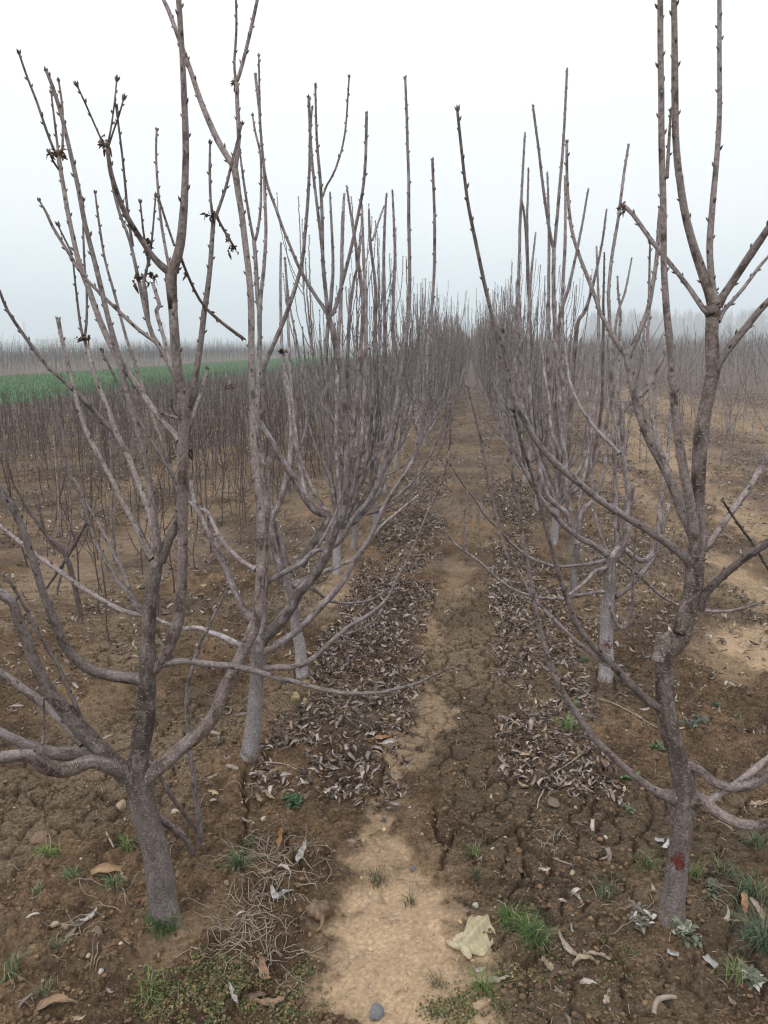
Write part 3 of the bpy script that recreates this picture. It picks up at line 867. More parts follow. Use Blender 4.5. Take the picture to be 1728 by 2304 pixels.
TREE_LABEL = dict(
    LT1='nearest bare tree left of the path, thick tilted trunk with grass at its foot',
    LT2='bare tree with a pale grey foot standing just behind the tilted left tree',
    LT3='bare tree with bent purplish trunk, third from the front, left row',
    RT1='nearest bare tree right of the path, round red paint spot low on its trunk',
    RT2='bare tree with sawn leader, smeared red mark and hooked twig right of path',
    LT4='many stemmed bare tree with straight pale foot just behind the bent purplish tree',
    RT4='many stemmed bare tree with upright whips just behind the slim forked one',
    RT3='slim forked bare tree just behind the sawn one, right of the path')
TREE_FEET += [tuple(v[:2]) for v in FOOT.values()]


def add_buds(g, Q, rad, T, U, W, rng, spacing=0.034, rmax=0.0125, size=(0.006, 0.0095)):
    L = np.concatenate(([0], np.cumsum(np.linalg.norm(np.diff(Q, axis=0), axis=1))))
    tot = L[-1]
    C, Dd, S = [], [], []
    s = spacing * rng.uniform(0.5, 1.5)
    a = rng.uniform(0, 6.28)
    while s < tot - 0.004:
        i = min(len(L) - 2, int(np.searchsorted(L, s)) - 1)
        i = max(i, 0)
        f = (s - L[i]) / max(L[i + 1] - L[i], 1e-6)
        p = Q[i] * (1 - f) + Q[i + 1] * f
        r = rad[i] * (1 - f) + rad[i + 1] * f
        a += 2.4 + rng.uniform(-0.3, 0.3)
        if r < rmax:
            o = U[i] * math.cos(a) + W[i] * math.sin(a)
            d = o * 0.55 + T[i] * 0.85
            d /= np.linalg.norm(d)
            C.append(p + o * r * 0.92)
            Dd.append(d)
            S.append(rng.uniform(*size) * (0.85 + 0.5 * min(r / 0.008, 1)))
        near_tip = (tot - s) < 0.25
        s += spacing * rng.uniform(0.7, 1.35) * (0.6 if near_tip else 1.0)
    tipd = T[-1]
    for k in range(4):
        o = U[-1] * math.cos(k * 2.1) + W[-1] * math.sin(k * 2.1)
        d = tipd + o * (0.0 if k == 0 else 0.5)
        d /= np.linalg.norm(d)
        C.append(Q[-1] + o * rad[-1] * 0.5 * (k > 0))
        Dd.append(d)
        S.append(rng.uniform(*size) * 1.25)
    g.buds(C, Dd, S, 0.0018)


def paint_patch(key, path, rad, centre, halfh, halfa, rng, name, parent, origin, mat):
    """a thin coat of paint on the trunk surface facing the camera"""
    i = int(np.argmin(np.linalg.norm(path - centre, axis=1)))
    c, r = path[i], rad[i]
    T = path[min(i + 2, len(path) - 1)] - path[i - 2]
    T /= np.linalg.norm(T)
    to = ORIG - c
    to -= T * to.dot(T)
    to /= np.linalg.norm(to)
    sd = np.cross(T, to)
    na, ns = 56, 56
    V, keep, F = [], [], []
    A_, S_ = np.meshgrid(np.linspace(-1, 1, na), np.linspace(-1, 1, ns), indexing='ij')
    n_ = fbm(A_ * 3 + 5, S_ * 3 + (2 if key == 'RT1' else 9), 131, 3) - 0.5
    sp_ = fbm(A_ * 11, S_ * 26, 137, 2)
    for a in range(na):
        for b in range(ns):
            th, ss = A_[a, b], S_[a, b]
            p = c + T * ss * halfh * 1.2 + (to * math.cos(th * halfa * 1.2) + sd * math.sin(th * halfa * 1.2)) * (r * 1.045 + 0.0004)
            V.append(p - origin)
            e = math.hypot(th * 1.2, ss * 1.2) + n_[a, b] * (0.9 if key == 'RT1' else 1.6)
            lim = 0.66 - 0.20 * max(e - 0.4, 0) if key == 'RT1' else 0.56 - 0.10 * e
            keep.append(e < 1.0 and sp_[a, b] < lim)
    for a in range(na - 1):
        for b in range(ns - 1):
            q = (a * ns + b, a * ns + b + 1, (a + 1) * ns + b + 1, (a + 1) * ns + b)
            if sum(keep[k] for k in q) >= 3:
                F.append(q)
    return link(name, mesh_np(name, V, F, None, mat), parent)


TREE_PATH = {}


def build_traced(key):
    base = FOOT[key]
    D0 = float(base.dot(HEAD))
    rng = np.random.RandomState(sum(map(ord, key)))
    root = empty('fruit_tree', (base[0], base[1], 0))
    tag(root, TREE_LABEL[key], 'tree', 'bare young trees in the row left of the path' if key[0] == 'L' else 'bare young trees in the row right of the path')
    org = np.array((base[0], base[1], 0.0))
    done = []     # (pixel xy, dd)
    last = None
    scale = D0 / 2.0
    for line in TREES[key].strip().splitlines():
        f = line.split()
        kind, a, b = f[0], f[1], float(f[2])
        pts = [tile_px(q) for q in f[3:]]
        xy = np.array([(p[0], p[1]) for p in pts])
        ws = [p[2] for p in pts]
        if ws[0] is None:
            ws[0] = 6.0
        if ws[-1] is None:
            ws[-1] = 4.0
        idx = [i for i, q in enumerate(ws) if q is not None]
        ws = np.interp(np.arange(len(ws)), idx, [ws[i] for i in idx])
        if a == '*':
            best = (1e9, 0.0)
            for pxy, pdd in (done if kind == 'L' or last is None else done[-1:] + done):
                d = np.hypot(*(pxy - xy[0]).T)
                i = int(np.argmin(d))
                if d[i] < best[0]:
                    best = (d[i], pdd[i])
            a = best[1]
        else:
            a = float(a)
        seg = np.concatenate(([0], np.cumsum(np.hypot(*np.diff(xy, axis=0).T))))
        dd = a + (b) * (seg / seg[-1]) ** 1.0 * (scale if abs(b) > 0 else 1)
        P = np.array([at_dist(x, y, D0 + q) for (x, y), q in zip(xy, dd)])
        if kind == 'T':
            P[0, 2] = min(P[0, 2], -0.03)
        depth = (P - ORIG) @ AXIS
        rad = np.maximum(ws * 0.5 * depth / FPX, 0.0016)
        # smooth depth ramp, finely sampled
        SP = spline(np.concatenate((P, rad[:, None]), 1), 0.014 if kind == 'T' else 0.022)
        Q, r = SP[:, :3], np.maximum(SP[:, 3], 0.0015)
        n = len(Q)
        # crooked growth
        wob = np.stack([np.interp(np.arange(n), np.arange(0, n + 6, 5), rng.randn(len(np.arange(0, n + 6, 5)))) for _ in range(3)], -1)
        Q = Q + wob * np.minimum(r * 0.10, 0.0022)[:, None]
        r = r * (1 + 0.028 * np.interp(np.arange(n), np.arange(0, n + 4, 3), rng.randn(len(np.arange(0, n + 4, 3)))))
        if kind == 'T':
            r = r * (1 + 0.22 * np.exp(-np.maximum(Q[:, 2], 0) / 0.035))
        if kind == 'L':
            k = min(3, n)
            r[:k] *= np.linspace(1.22, 1.0, k)
        g = Geo()
        big = r.max() > 0.016
        T, U, W, L = g.tube(Q, r, 14 if kind == 'T' else (10 if big else 7), rng.uniform(0, 9), lump=0.16 if kind == 'T' else 0.10, rng=rng)
        add_buds(g, Q, r, T, U, W, rng)
        # old bud scars and spurs on the thick wood
        if r.max() > 0.0125:
            C, Dd, S = [], [], []
            for i in range(6, n - 2):
                if r[i] > 0.0115 and rng.rand() < 0.10:
                    an = rng.uniform(0, 6.28)
                    o = U[i] * math.cos(an) + W[i] * math.sin(an)
                    C.append(Q[i] + o * r[i] * 0.9)
                    d = o + T[i] * 0.5
                    Dd.append(d / np.linalg.norm(d))
                    S.append(rng.uniform(0.007, 0.014))
            g.buds(C, Dd, S, 0.002)
        nm = {'T': 'trunk', 'L': 'limb', 'S': 'shoot'}[kind]
        par = root if kind in 'TL' or last is None else last
        o = link(nm, g.mesh(nm, BARK_BROWN if key in ('LT1', 'RT1') else BARK, org), par)
        if kind == 'L':
            last = o
        if kind == 'T':
            TREE_PATH[key] = (Q, r, root, org)
        # dense pixel path for attaching
        m = 40
        tt = np.linspace(0, 1, m * (len(xy) - 1) + 1) * (len(xy) - 1)
        ii = np.minimum(tt.astype(int), len(xy) - 2)
        ff = (tt - ii)
        done.append((xy[ii] * (1 - ff[:, None]) + xy[ii + 1] * ff[:, None], dd[ii] * (1 - ff) + dd[ii + 1] * ff))
    return root, org, D0


# ------------------------------------------------------------------ grown trees (same habit: short trunk, whippy limbs curving up)
def grow(seed, H, detail=True):
    rng = np.random.RandomState(seed)
    trunk, limbs = [], []
    lean = rng.uniform(-0.10, 0.10, 2)
    th = rng.uniform(0.75, 1.15)
    k = np.linspace(0, 1, 7)
    tp = np.stack((lean[0] * k + 0.02 * np.sin(k * 5 + rng.rand() * 6), lean[1] * k + 0.02 * np.sin(k * 6 + rng.rand() * 6), th * k - 0.04), -1)
    r0 = rng.uniform(0.026, 0.034)
    tr = r0 * (1 - 0.55 * k)
    tr[0] *= 1.15
    trunk.append((tp, tr))
    nl = rng.randint(11, 16)
    az = rng.uniform(0, 6.28)
    for i in range(nl):
        f = 0.28 + 0.72 * (i / (nl - 1)) ** 0.9
        s = tp[0] + 0
        s = np.array([np.interp(f, k, tp[:, c]) for c in range(3)])
        az += 2.4 + rng.uniform(-0.5, 0.5)
        out_ = np.array((math.cos(az), math.sin(az), 0))
        top = H * rng.uniform(0.55, 0.95) if i < nl - 2 else H
        reach = rng.uniform(0.26, 0.80) * (1.25 - 0.75 * f)
        if i == nl - 1:
            reach = 0.06
        hgt = top - s[2]
        q = np.linspace(0, 1, 8)
        hor = reach * (1 - (1 - q) ** 2.3)
        ver = hgt * (0.16 * q + 0.84 * q ** 1.55)
        side = np.array((-out_[1], out_[0], 0)) * 0.05 * np.sin(q * 4 + rng.rand() * 6)[:, None]
        P = s + out_ * hor[:, None] + np.array((0, 0, 1.0)) * ver[:, None] + side * q[:, None]
        rr = rng.uniform(0.009, 0.0145) * (1 - 0.45 * (f - 0.3))
        rad = rr * (1 - q) ** 0.8 * 0.75 + 0.25 * rr
        rad = np.maximum(rad, 0.003)
        limb = [(P, rad)]
        shoots = []
        for j in range(rng.randint(2, 6)):
            ff = rng.uniform(0.25, 0.8)
            p = np.array([np.interp(ff, q, P[:, c]) for c in range(3)])
            a2 = az + rng.uniform(-1.6, 1.6)
            o2 = np.array((math.cos(a2), math.sin(a2), 0))
            ln = rng.uniform(0.25, 0.85)
            if p[2] + ln > H * 1.02:
                ln = max(0.2, H * 1.02 - p[2])
            u = np.linspace(0, 1, 6)
            S = p + o2 * (ln * 0.28 * (1 - (1 - u) ** 2))[:, None] + np.array((0, 0, 1.0)) * (ln * (0.35 * u + 0.65 * u ** 1.2))[:, None]
            r2 = np.interp(ff, q, rad) * rng.uniform(0.5, 0.75)
            shoots.append((S, np.maximum(r2 * (1 - 0.6 * u), 0.0024)))
        limbs.append((limb, shoots))
    return trunk, limbs, rng


def mesh_grown(seed, H):
    """trunk mesh, then (limb mesh, [shoot meshes])"""
    trunk, limbs, rng = grow(seed, H)
    g = Geo()
    SP = spline(np.concatenate((trunk[0][0], trunk[0][1][:, None]), 1), 0.03)
    g.tube(SP[:, :3], SP[:, 3], 10, rng.rand() * 5, lump=0.16, rng=rng)
    tm = g.mesh('trunk', BARK)
    res = []
    for limb, shoots in limbs:
        def one(P, rad, nm, sd):
            g = Geo()
            SP = spline(np.concatenate((P, rad[:, None]), 1), 0.035)
            Q, r = SP[:, :3], SP[:, 3]
            Q = Q + rng.randn(len(Q), 3) * 0.0016
            T, U, W, L = g.tube(Q, r, sd, rng.rand() * 5)
            add_buds(g, Q, r, T, U, W, rng, 0.042, 0.011)
            return g.mesh(nm, BARK)
        lm = one(limb[0][0], limb[0][1], 'limb', 6)
        res.append((lm, [one(S, r, 'shoot', 5) for S, r in shoots]))
    return tm, res


def mesh_grown_far(seed, H):
    trunk, limbs, rng = grow(seed, H)
    g = Geo()
    SP = spline(np.concatenate((trunk[0][0], trunk[0][1][:, None]), 1), 0.12)
    g.tube(SP[:, :3], SP[:, 3], 6, 0)
    tm = g.mesh('trunk', BARK)
    g = Geo()
    for limb, shoots in limbs:
        for P, r in limb + shoots:
            SP = spline(np.concatenate((P, r[:, None]), 1), 0.14)
            Q = SP[:, :3] + rng.randn(len(SP), 3) * 0.004
            T, U, W, L = g.tube(Q, SP[:, 3] * 1.3, 4, 0)
            add_buds(g, Q, SP[:, 3], T, U, W, rng, 0.11, 0.011, (0.008, 0.012))
    return tm, g.mesh('crown', BARK)


def clump(g_cols, pts, rng, size=0.03, n=7):
    V, F, C = [], [], []
    for c in pts:
        for k in range(n):
            d = rng.randn(3)
            d /= np.linalg.norm(d)
            u = np.cross(d, rng.randn(3))
            u /= np.linalg.norm(u)
            v = np.cross(d, u)
            o = np.asarray(c) + rng.randn(3) * size * 0.35
            b = len(V)
            l, ww = size * rng.uniform(0.6, 1.3), size * rng.uniform(0.2, 0.4)
            for i in range(4):
                t = i / 3
                wd = ww * math.sin(math.pi * (0.15 + 0.8 * t))
                bend = np.array((0, 0, -1.0)) * l * t * t * 0.6 + d * 0.3 * l * math.sin(t * 5)
                V.append(o + u * l * t + v * wd + bend)
                V.append(o + u * l * t - v * wd + bend + d * wd * 0.9)
            for i in range(3):
                F.append((b + 2 * i, b + 2 * i + 1, b + 2 * i + 3, b + 2 * i + 2))
            cc = np.array(g_cols) * rng.uniform(0.6, 1.4)
            C += [(*cc, 1)] * 8
    return V, F, C


# ------------------------------------------------------------------ copies as one mesh
def tile(pv, pq, pt, pos, rot, scl, extra=None):
    """pv (k,3) copied to n places: rot (n,3,3), scl (n,)"""
    n, k = len(pos), len(pv)
    V = np.einsum('nij,kj->nki', rot, pv) * np.asarray(scl)[:, None, None] + np.asarray(pos)[:, None, :]
    off = (np.arange(n) * k)[:, None, None]
    Q = (np.asarray(pq)[None] + off).reshape(-1, 4) if pq is not None and len(pq) else np.zeros((0, 4), int)
    T = (np.asarray(pt)[None] + off).reshape(-1, 3) if pt is not None and len(pt) else np.zeros((0, 3), int)
    return V.reshape(-1, 3), Q, T


def rotz(a):
    c, s, z, o = np.cos(a), np.sin(a), np.zeros_like(a), np.ones_like(a)
    return np.stack((np.stack((c, -s, z), -1), np.stack((s, c, z), -1), np.stack((z, z, o), -1)), -2)


def rotx(a):
    c, s, z, o = np.cos(a), np.sin(a), np.zeros_like(a), np.ones_like(a)
    return np.stack((np.stack((o, z, z), -1), np.stack((z, c, -s), -1), np.stack((z, s, c), -1)), -2)


def roty(a):
    c, s, z, o = np.cos(a), np.sin(a), np.zeros_like(a), np.ones_like(a)
    return np.stack((np.stack((c, z, s), -1), np.stack((z, o, z), -1), np.stack((-s, z, c), -1)), -2)


def join(parts):
    V, Q, T, n = [], [], [], 0
    for v, q, t in parts:
        V.append(v)
        Q.append(q + n)
        T.append(t + n)
        n += len(v)
    return np.vstack(V), np.vstack(Q), np.vstack(T)


def leaf_proto(rng, L=0.075, Wd=0.016, curl=1.0, nl=7, nw=5):
    """a dry curled leaf lying roughly flat, tip along +x"""
    V = []
    ca = rng.uniform(0.6, 2.6) * curl * rng.choice((-1, 1, 1))
    roll = rng.uniform(0.9, 2.6)
    tw = rng.uniform(-1.2, 1.2)
    for i in range(nl):
        t = i / (nl - 1)
        wd = Wd * (math.sin(math.pi * min(1, 0.06 + 0.94 * t ** 0.8)) ** 0.75 + 0.03)
        a = ca * (t - 0.5)
        x = L * (math.sin(a) / ca if abs(ca) > 0.05 else t - 0.5)
        z = L * ((1 - math.cos(a)) / ca)
        nx, nz = -math.sin(a), math.cos(a)
        for j in range(nw):
            s = (j / (nw - 1) * 2 - 1)
            b = s * roll * 0.6
            yy = wd * math.sin(b) / max(roll * 0.6, 0.1)
            hh = wd * (1 - math.cos(b)) / max(roll * 0.6, 0.1)
            yy2 = yy * math.cos(tw * (t - .5)) - hh * math.sin(tw * (t - .5))
            hh2 = yy * math.sin(tw * (t - .5)) + hh * math.cos(tw * (t - .5))
            e = 0.0015 * math.sin(t * 17 + j * 3 + ca * 9)
            V.append((x + nx * (hh2 + e), yy2 + e, z + nz * (hh2 + e)))
    F = []
    for i in range(nl - 1):
        for j in range(nw - 1):
            F.append((i * nw + j, i * nw + j + 1, (i + 1) * nw + j + 1, (i + 1) * nw + j))
    V = np.array(V)
    V[:, 2] -= V[:, 2].min()
    return V, np.array(F)


# ================================================================== the place
RNG = np.random.RandomState(5)

# ---- positions of the grown trees along the two rows
LROW_PX = [(800, 1247), (842, 1195), (868, 1112), (893, 1060), (908, 1020)]
RROW_PX = [(1211, 1158), (1183, 1092), (1168, 1050), (1152, 1018)]
LROW = [ground_at(*p)[:2] for p in LROW_PX]
RROW = [ground_at(*p)[:2] for p in RROW_PX]
while LROW[-1][1] < 92:
    y = LROW[-1][1] + RNG.uniform(0.56, 0.82)
    LROW.append(np.array((-0.80 + RNG.uniform(-0.06, 0.06), y)))
while RROW[-1][1] < 92:
    y = RROW[-1][1] + RNG.uniform(0.56, 0.82)
    RROW.append(np.array((0.62 + RNG.uniform(-0.06, 0.06), y)))
TREE_FEET += [tuple(p) for p in LROW[:8]] + [tuple(p) for p in RROW[:8]]

build_ground()

# ---- traced trees
ROOTS = {}
for key in TREES:
    ROOTS[key] = build_traced(key)

PAINT = flat_mat('red_paint', (0.16, 0.026, 0.020), (0.10, 0.034, 0.028), 160, 0.7, 0.3, 0.001)
for key, tok, hh, ha in (('RT1', 'J1076,1568', 0.024, 0.82), ('RT2', 'J606,155', 0.034, 0.85)):
    Q, r, root, org = TREE_PATH[key]
    px = tile_px(tok)
    cpt = at_dist(px[0], px[1], ROOTS[key][2] - 0.03)
    paint_patch(key, Q, r, cpt, hh, ha, np.random.RandomState(3), 'paint_mark', root, org, PAINT)

# withered leaves still hanging on the twigs
for key, toks in dict(LT1=['A690,920,26', 'A965,1590,24', 'A905,1770,30', 'A382,1010,22', 'A975,1790,20', 'D5,1390,24', 'B545,160,26', 'A1150,1760,16', 'B1195,930,26'],
                      LT2=['D150,530,30', 'D100,1540,20', 'D125,1590,22', 'B1490,500,20', 'E440,265,22'],
                      RT1=['G725,1335,16', 'G1325,1895,18']).items():
    root, org, D0 = ROOTS[key]
    rg = np.random.RandomState(9)
    for tk in toks:
        px = tile_px(tk)
        p = at_dist(px[0], px[1], D0 + 0.05)
        V, F, C = clump((0.085, 0.055, 0.040), [p + rg.randn(3) * 0.007 for _ in range(3)], rg, 0.012 if px[2] > 7 else 0.009, 6)
        link('withered_leaf', mesh_np('withered_leaf', np.array(V) - org, F, None, LITTER, dict(col=('FLOAT_COLOR', C))), root)

# ---- grown trees in the two rows
NEAR = [mesh_grown(100 + i, h) for i, h in enumerate((2.45, 2.25, 2.6, 2.3, 2.5, 2.15, 2.4))]
FAR = [mesh_grown_far(200 + i, h) for i, h in enumerate((2.4, 2.2, 2.55, 2.3, 2.45, 2.15))]
ORD = ['first', 'second', 'third', 'fourth', 'fifth', 'sixth', 'seventh', 'eighth', 'ninth', 'tenth']
G_L = 'bare young trees in the row left of the path'
G_R = 'bare young trees in the row right of the path'
for side, row, grp in (('left', LROW, G_L), ('right', RROW, G_R)):
    for i, p in enumerate(row):
        d = p[1]
        root = empty('fruit_tree', (p[0], p[1], -0.01))
        root.rotation_euler = (RNG.uniform(-0.03, 0.03), RNG.uniform(-0.03, 0.03), RNG.uniform(0, 6.28))
        s = RNG.uniform(0.92, 1.08) if side == 'left' else RNG.uniform(0.96, 1.14)
        root.scale = (s, s, s)
        if i < 10:
            lab = 'bare tree, %s behind the many stemmed one %s of the path' % (ORD[i], side)
        elif d < 45:
            lab = 'bare young tree in the crowded middle of the %s row' % side
        else:
            lab = 'bare young tree fading into mist at the far end of the %s row' % side
        tag(root, lab, 'tree', grp if i < 10 else grp + (', middle' if d < 45 else ', far end'))
        if d < 17:
            tm, limbs = NEAR[(i * 3 + (side == 'right')) % len(NEAR)]
            link('trunk', tm, root)
            for lm, shoots in limbs:
                o = link('limb', lm, root)
                for sm in shoots:
                    link('shoot', sm, o)
        else:
            tm, cm = FAR[RNG.randint(len(FAR))]
            link('trunk', tm, root)
            link('crown', cm, root)


# ---- saplings: thin dark whips in the nursery beds
def sapling_mesh(seed, H, sides=4, thick=1.0, step=0.06, nb=(2, 5), buds=True, mat=None):
    rng = np.random.RandomState(seed)
    g = Geo()
    k = np.linspace(0, 1, 6)
    bend = rng.uniform(-0.10, 0.10, 2) * H
    P = np.stack((bend[0] * k ** 1.5 + rng.randn(6) * 0.008, bend[1] * k ** 1.5 + rng.randn(6) * 0.008, H * k - 0.03), -1)
    r = (0.0050 * (1 - k) + 0.0019) * thick
    allp = [(P, r)]
    for j in range(rng.randint(*nb)):
        f = rng.uniform(0.25, 0.85)
        s = np.array([np.interp(f, k, P[:, c]) for c in range(3)])
        a = rng.uniform(0, 6.28)
        ln = H * rng.uniform(0.2, 0.42) * (1.2 - f * 0.6)
        u = np.linspace(0, 1, 4)
        o = np.array((math.cos(a), math.sin(a), 0))
        S = s + o * (ln * 0.5 * u)[:, None] + np.array((0, 0, 1.0)) * (ln * (0.5 * u + 0.45 * u * u))[:, None]
        allp.append((S, (0.0032 * (1 - u) + 0.0016) * thick))
    for P, r in allp:
        SP = spline(np.concatenate((P, r[:, None]), 1), step)
        T, U, W, L = g.tube(SP[:, :3], SP[:, 3], sides, rng.rand() * 4)
        if buds:
            add_buds(g, SP[:, :3], SP[:, 3], T, U, W, rng, 0.05, 0.01, (0.005, 0.008))
    return g, g.mesh('sapling', mat or BARK_SAP)


SAPS = [sapling_mesh(300 + i, h)[1] for i, h in enumerate((1.05, 0.85, 1.2, 0.95, 1.1, 0.75, 1.0))]
# saplings that stand out in the photo
near_saps = [
    ((452, 1915), 1, 1.0, 'thin sapling stem rising from the soil right of the tilted trunk', [[(0, 0, 0)]]),
]
SAPLING_TRACED = [
    ('thin brown sapling stem standing beside the tilted trunk', 'C1303,1490', [
        'C1303,1500,40 C1290,1300,37 C1260,1050,34 C1230,800,32 C1213,600,29 C1215,430,28 C1260,250,26 C1310,110,24 C1370,0,21 B1420,1900,18 B1480,1800,12',
        'C1285,1370,24 C1160,1200,24 C1060,1050,24 C980,880,22 C930,760,18 C905,690,12']),
    ('dark forked sapling with a bent stem among leaf litter on the left', 'B530,2000', [
        'B530,2010,34 B500,1850,34 B440,1620,34 B395,1540,32 B300,1450,24 B200,1310,22 B120,1180,18 B70,1060,14 B40,950,10',
        'B415,1570,26 B330,1500,20 B270,1350,16 B245,1180,12',
        'B430,1600,22 B500,1480,22 B560,1360,20 B598,1220,14', 'B300,1800,14 B420,1620,18 B440,1590,18']),
    ('slender upright sapling left of the thick trunk, standing in pale soil', 'B735,1620', [
        'B735,1630,22 B740,1500,20 B722,1350,18 B728,1150,16 B718,900,14 B710,700,10', 'B726,1200,10 B690,950,8 B675,760,6']),
    ('short leaning stick of a sapling among leaves at the left', 'B365,1840', [
        'B360,1860,18 B400,1680,17 B445,1500,15 B460,1280,13 B440,1000,11 B400,780,10 B362,545,8']),
    ('tall thin sapling with a few side twigs at the left edge', 'B380,1480', [
        'B380,1490,14 B378,1200,13 B360,980,11 B345,800,8', 'B379,1250,8 B420,1080,7 B440,960,5']),
]
for lab, foot, lines in SAPLING_TRACED:
    fx = tile_px(foot)
    base = ground_at(fx[0], fx[1])
    D = float(base.dot(HEAD))
    root = empty('sapling', (base[0], base[1], 0))
    tag(root, lab, 'sapling', 'thin saplings left of the tree rows')
    rng = np.random.RandomState(int(fx[0]))
    for li, ln in enumerate(lines):
        pts = [tile_px(q) for q in ln.split()]
        P = np.array([at_dist(p[0], p[1], D + 0.02 * k * (li > 0)) for k, p in enumerate(pts)])
        if li == 0:
            P[0, 2] = min(P[0, 2], -0.02)
        rad = np.array([p[2] for p in pts]) * 0.5 * ((P - ORIG) @ AXIS) / FPX
        SP = spline(np.concatenate((P, rad[:, None]), 1), 0.03)
        g = Geo()
        Q = SP[:, :3] + rng.randn(len(SP), 3) * 0.001
        T, U, W, L = g.tube(Q, SP[:, 3], 7, 0, rng=rng, lump=0.1)
        add_buds(g, Q, SP[:, 3], T, U, W, rng, 0.05)
        nm = 'stem' if li == 0 else 'twig'
        link(nm, g.mesh(nm, BARK_SAP if li or 'dark' in lab else BARK, (base[0], base[1], 0)), root)

# nursery bed left of the rows, planted in lines
pts = []
WN, WF = ground_at(0, 914)[0], ground_at(0, 851)[0]      # near and far edge of the green field
for k, X in enumerate(np.arange(-1.9, WN + 0.3, -0.4)):
    y = 3.6 + 0.55 * (k % 3)
    while y < 130:
        pts.append((X + RNG.uniform(-0.10, 0.10), y, RNG.uniform(0.75, 1.15) * RNG.uniform(0.6, 1.1) * (0.95 if X > -3.4 else 0.58)))
        y += RNG.uniform(0.08, 0.21) * (1.0 if y < 30 else 1.6) * (2.6 if y < 6 else (1.6 if y < 8 else 1.0))
pts = np.array(pts)
# keep those inside the view (with a margin) or close to it
hd = pts[:, :2] @ HEAD[:2]
lat = pts[:, 0] * math.cos(YAW) + pts[:, 1] * math.sin(YAW)
vis = (np.abs(lat) < hd * 0.66 + 1.2)
pts, hd = pts[vis], hd[vis]
order = np.argsort(hd)
inview = order[(np.abs(lat[vis][order]) < hd[order] * 0.52)][:285]
single = np.zeros(len(pts), bool)
single[inview] = True
for i in inview:
    x, y, s = pts[i]
    o = link('sapling', SAPS[RNG.randint(len(SAPS))], None, (x, y, 0))
    o.rotation_euler = (RNG.uniform(-0.12, 0.12), RNG.uniform(-0.12, 0.12), RNG.uniform(0, 6.28))
    o.scale = (s, s, s)
    tag(o, 'thin dark sapling in the dense bed between left tree row and green field', 'sapling', 'saplings in the nursery bed by the green field')


def stick_field(name, P, H, mat, seed, sides=3, thick=1.0, nv=4, hvar=(0.45, 1.3), **kw):
    rng = np.random.RandomState(seed)
    parts, B, Rr = [], [], []
    which = rng.randint(nv, size=len(P))
    for v in range(nv):
        g, me = sapling_mesh(seed * 10 + v, H, sides, thick, 0.25, buds=False, **kw)
        bpy.data.meshes.remove(me)
        k = which == v
        n = int(k.sum())
        if n == 0:
            continue
        pv = np.vstack(g.V)
        rot = rotz(rng.uniform(0, 6.28, n)) @ rotx(rng.uniform(-0.1, 0.1, n))
        Q = np.vstack(g.Q)
        T = np.vstack(g.T) if g.T else np.zeros((0, 3), int)
        pos = np.concatenate((P[k][:, :2], np.zeros((n, 1))), 1)
        parts.append(tile(pv, Q, T, pos, rot, rng.uniform(*hvar, n)))
        B.append(np.tile(np.vstack(g.B), (n, 1)))
        Rr.append(np.tile(np.concatenate(g.r), n))
    V, Q, T = join(parts)
    return link(name, mesh_np(name, V, Q, T, mat, dict(bark=('FLOAT_VECTOR', np.vstack(B)), rad=('FLOAT', np.concatenate(Rr)))))


tag(stick_field('sapling_bed', pts[~single], 0.50, BARK_SAP, 31), kind='stuff')

# further nursery beds: beyond the green field, and right of the rows
def bed(x0, x1, y0, y1, dx, dy, seed, margin=0.6):
    rng = np.random.RandomState(seed)
    o = []
    for X in np.arange(x0, x1, dx):
        n = int((y1 - y0) / dy)
        ys = y0 + (np.arange(n) + rng.rand(n)) * dy
        o.append(np.stack((X + rng.uniform(-0.12, 0.12, n), ys), -1))
    o = np.vstack(o)
    h = o @ HEAD[:2]
    l = o[:, 0] * math.cos(YAW) + o[:, 1] * math.sin(YAW)
    return o[(h > 1) & (np.abs(l) < h * margin + 1)]


tag(stick_field('far_nursery', bed(-85, WF - 0.5, 22, 200, 1.5, 0.75, 3), 2.1, BARK_SAP, 32, 3, 1.7), kind='stuff')
tag(stick_field('right_nursery', np.vstack((bed(2.2, 95, 34, 190, 1.25, 0.5, 4), bed(10, 40, 22, 36, 1.3, 0.6, 6))), 1.9, BARK, 33, 3, 1.6), kind='stuff')

# young whips in the thin third row on the right
WHIPS = [sapling_mesh(400 + i, h, 5, 1.3, 0.06, (4, 9), True, BARK)[1] for i, h in enumerate((1.8, 1.45, 2.0, 1.6, 1.2))]
for X, y0, y1, st in ((2.2, 9.5, 45, 0.75), (3.35, 7.0, 45, 0.42), (4.6, 9, 46, 0.6), (5.9, 13, 46, 0.6), (7.3, 16, 46, 0.7), (8.8, 18, 46, 0.8)):
    y = y0
    while y < y1:
        o = link('tree_whip', WHIPS[RNG.randint(len(WHIPS))], None, (X + RNG.uniform(-0.15, 0.15), y, 0))
        o.rotation_euler = (RNG.uniform(-0.14, 0.14), RNG.uniform(-0.14, 0.14), RNG.uniform(0, 6.28))
        s = RNG.uniform(0.8, 1.1)
        o.scale = (s, s, s)
        tag(o, 'tall thin whip in a sparse row on open ground right of the path', 'whip', 'whips in the sparse rows right of the path')
        y += RNG.uniform(0.5, 1.5) * st

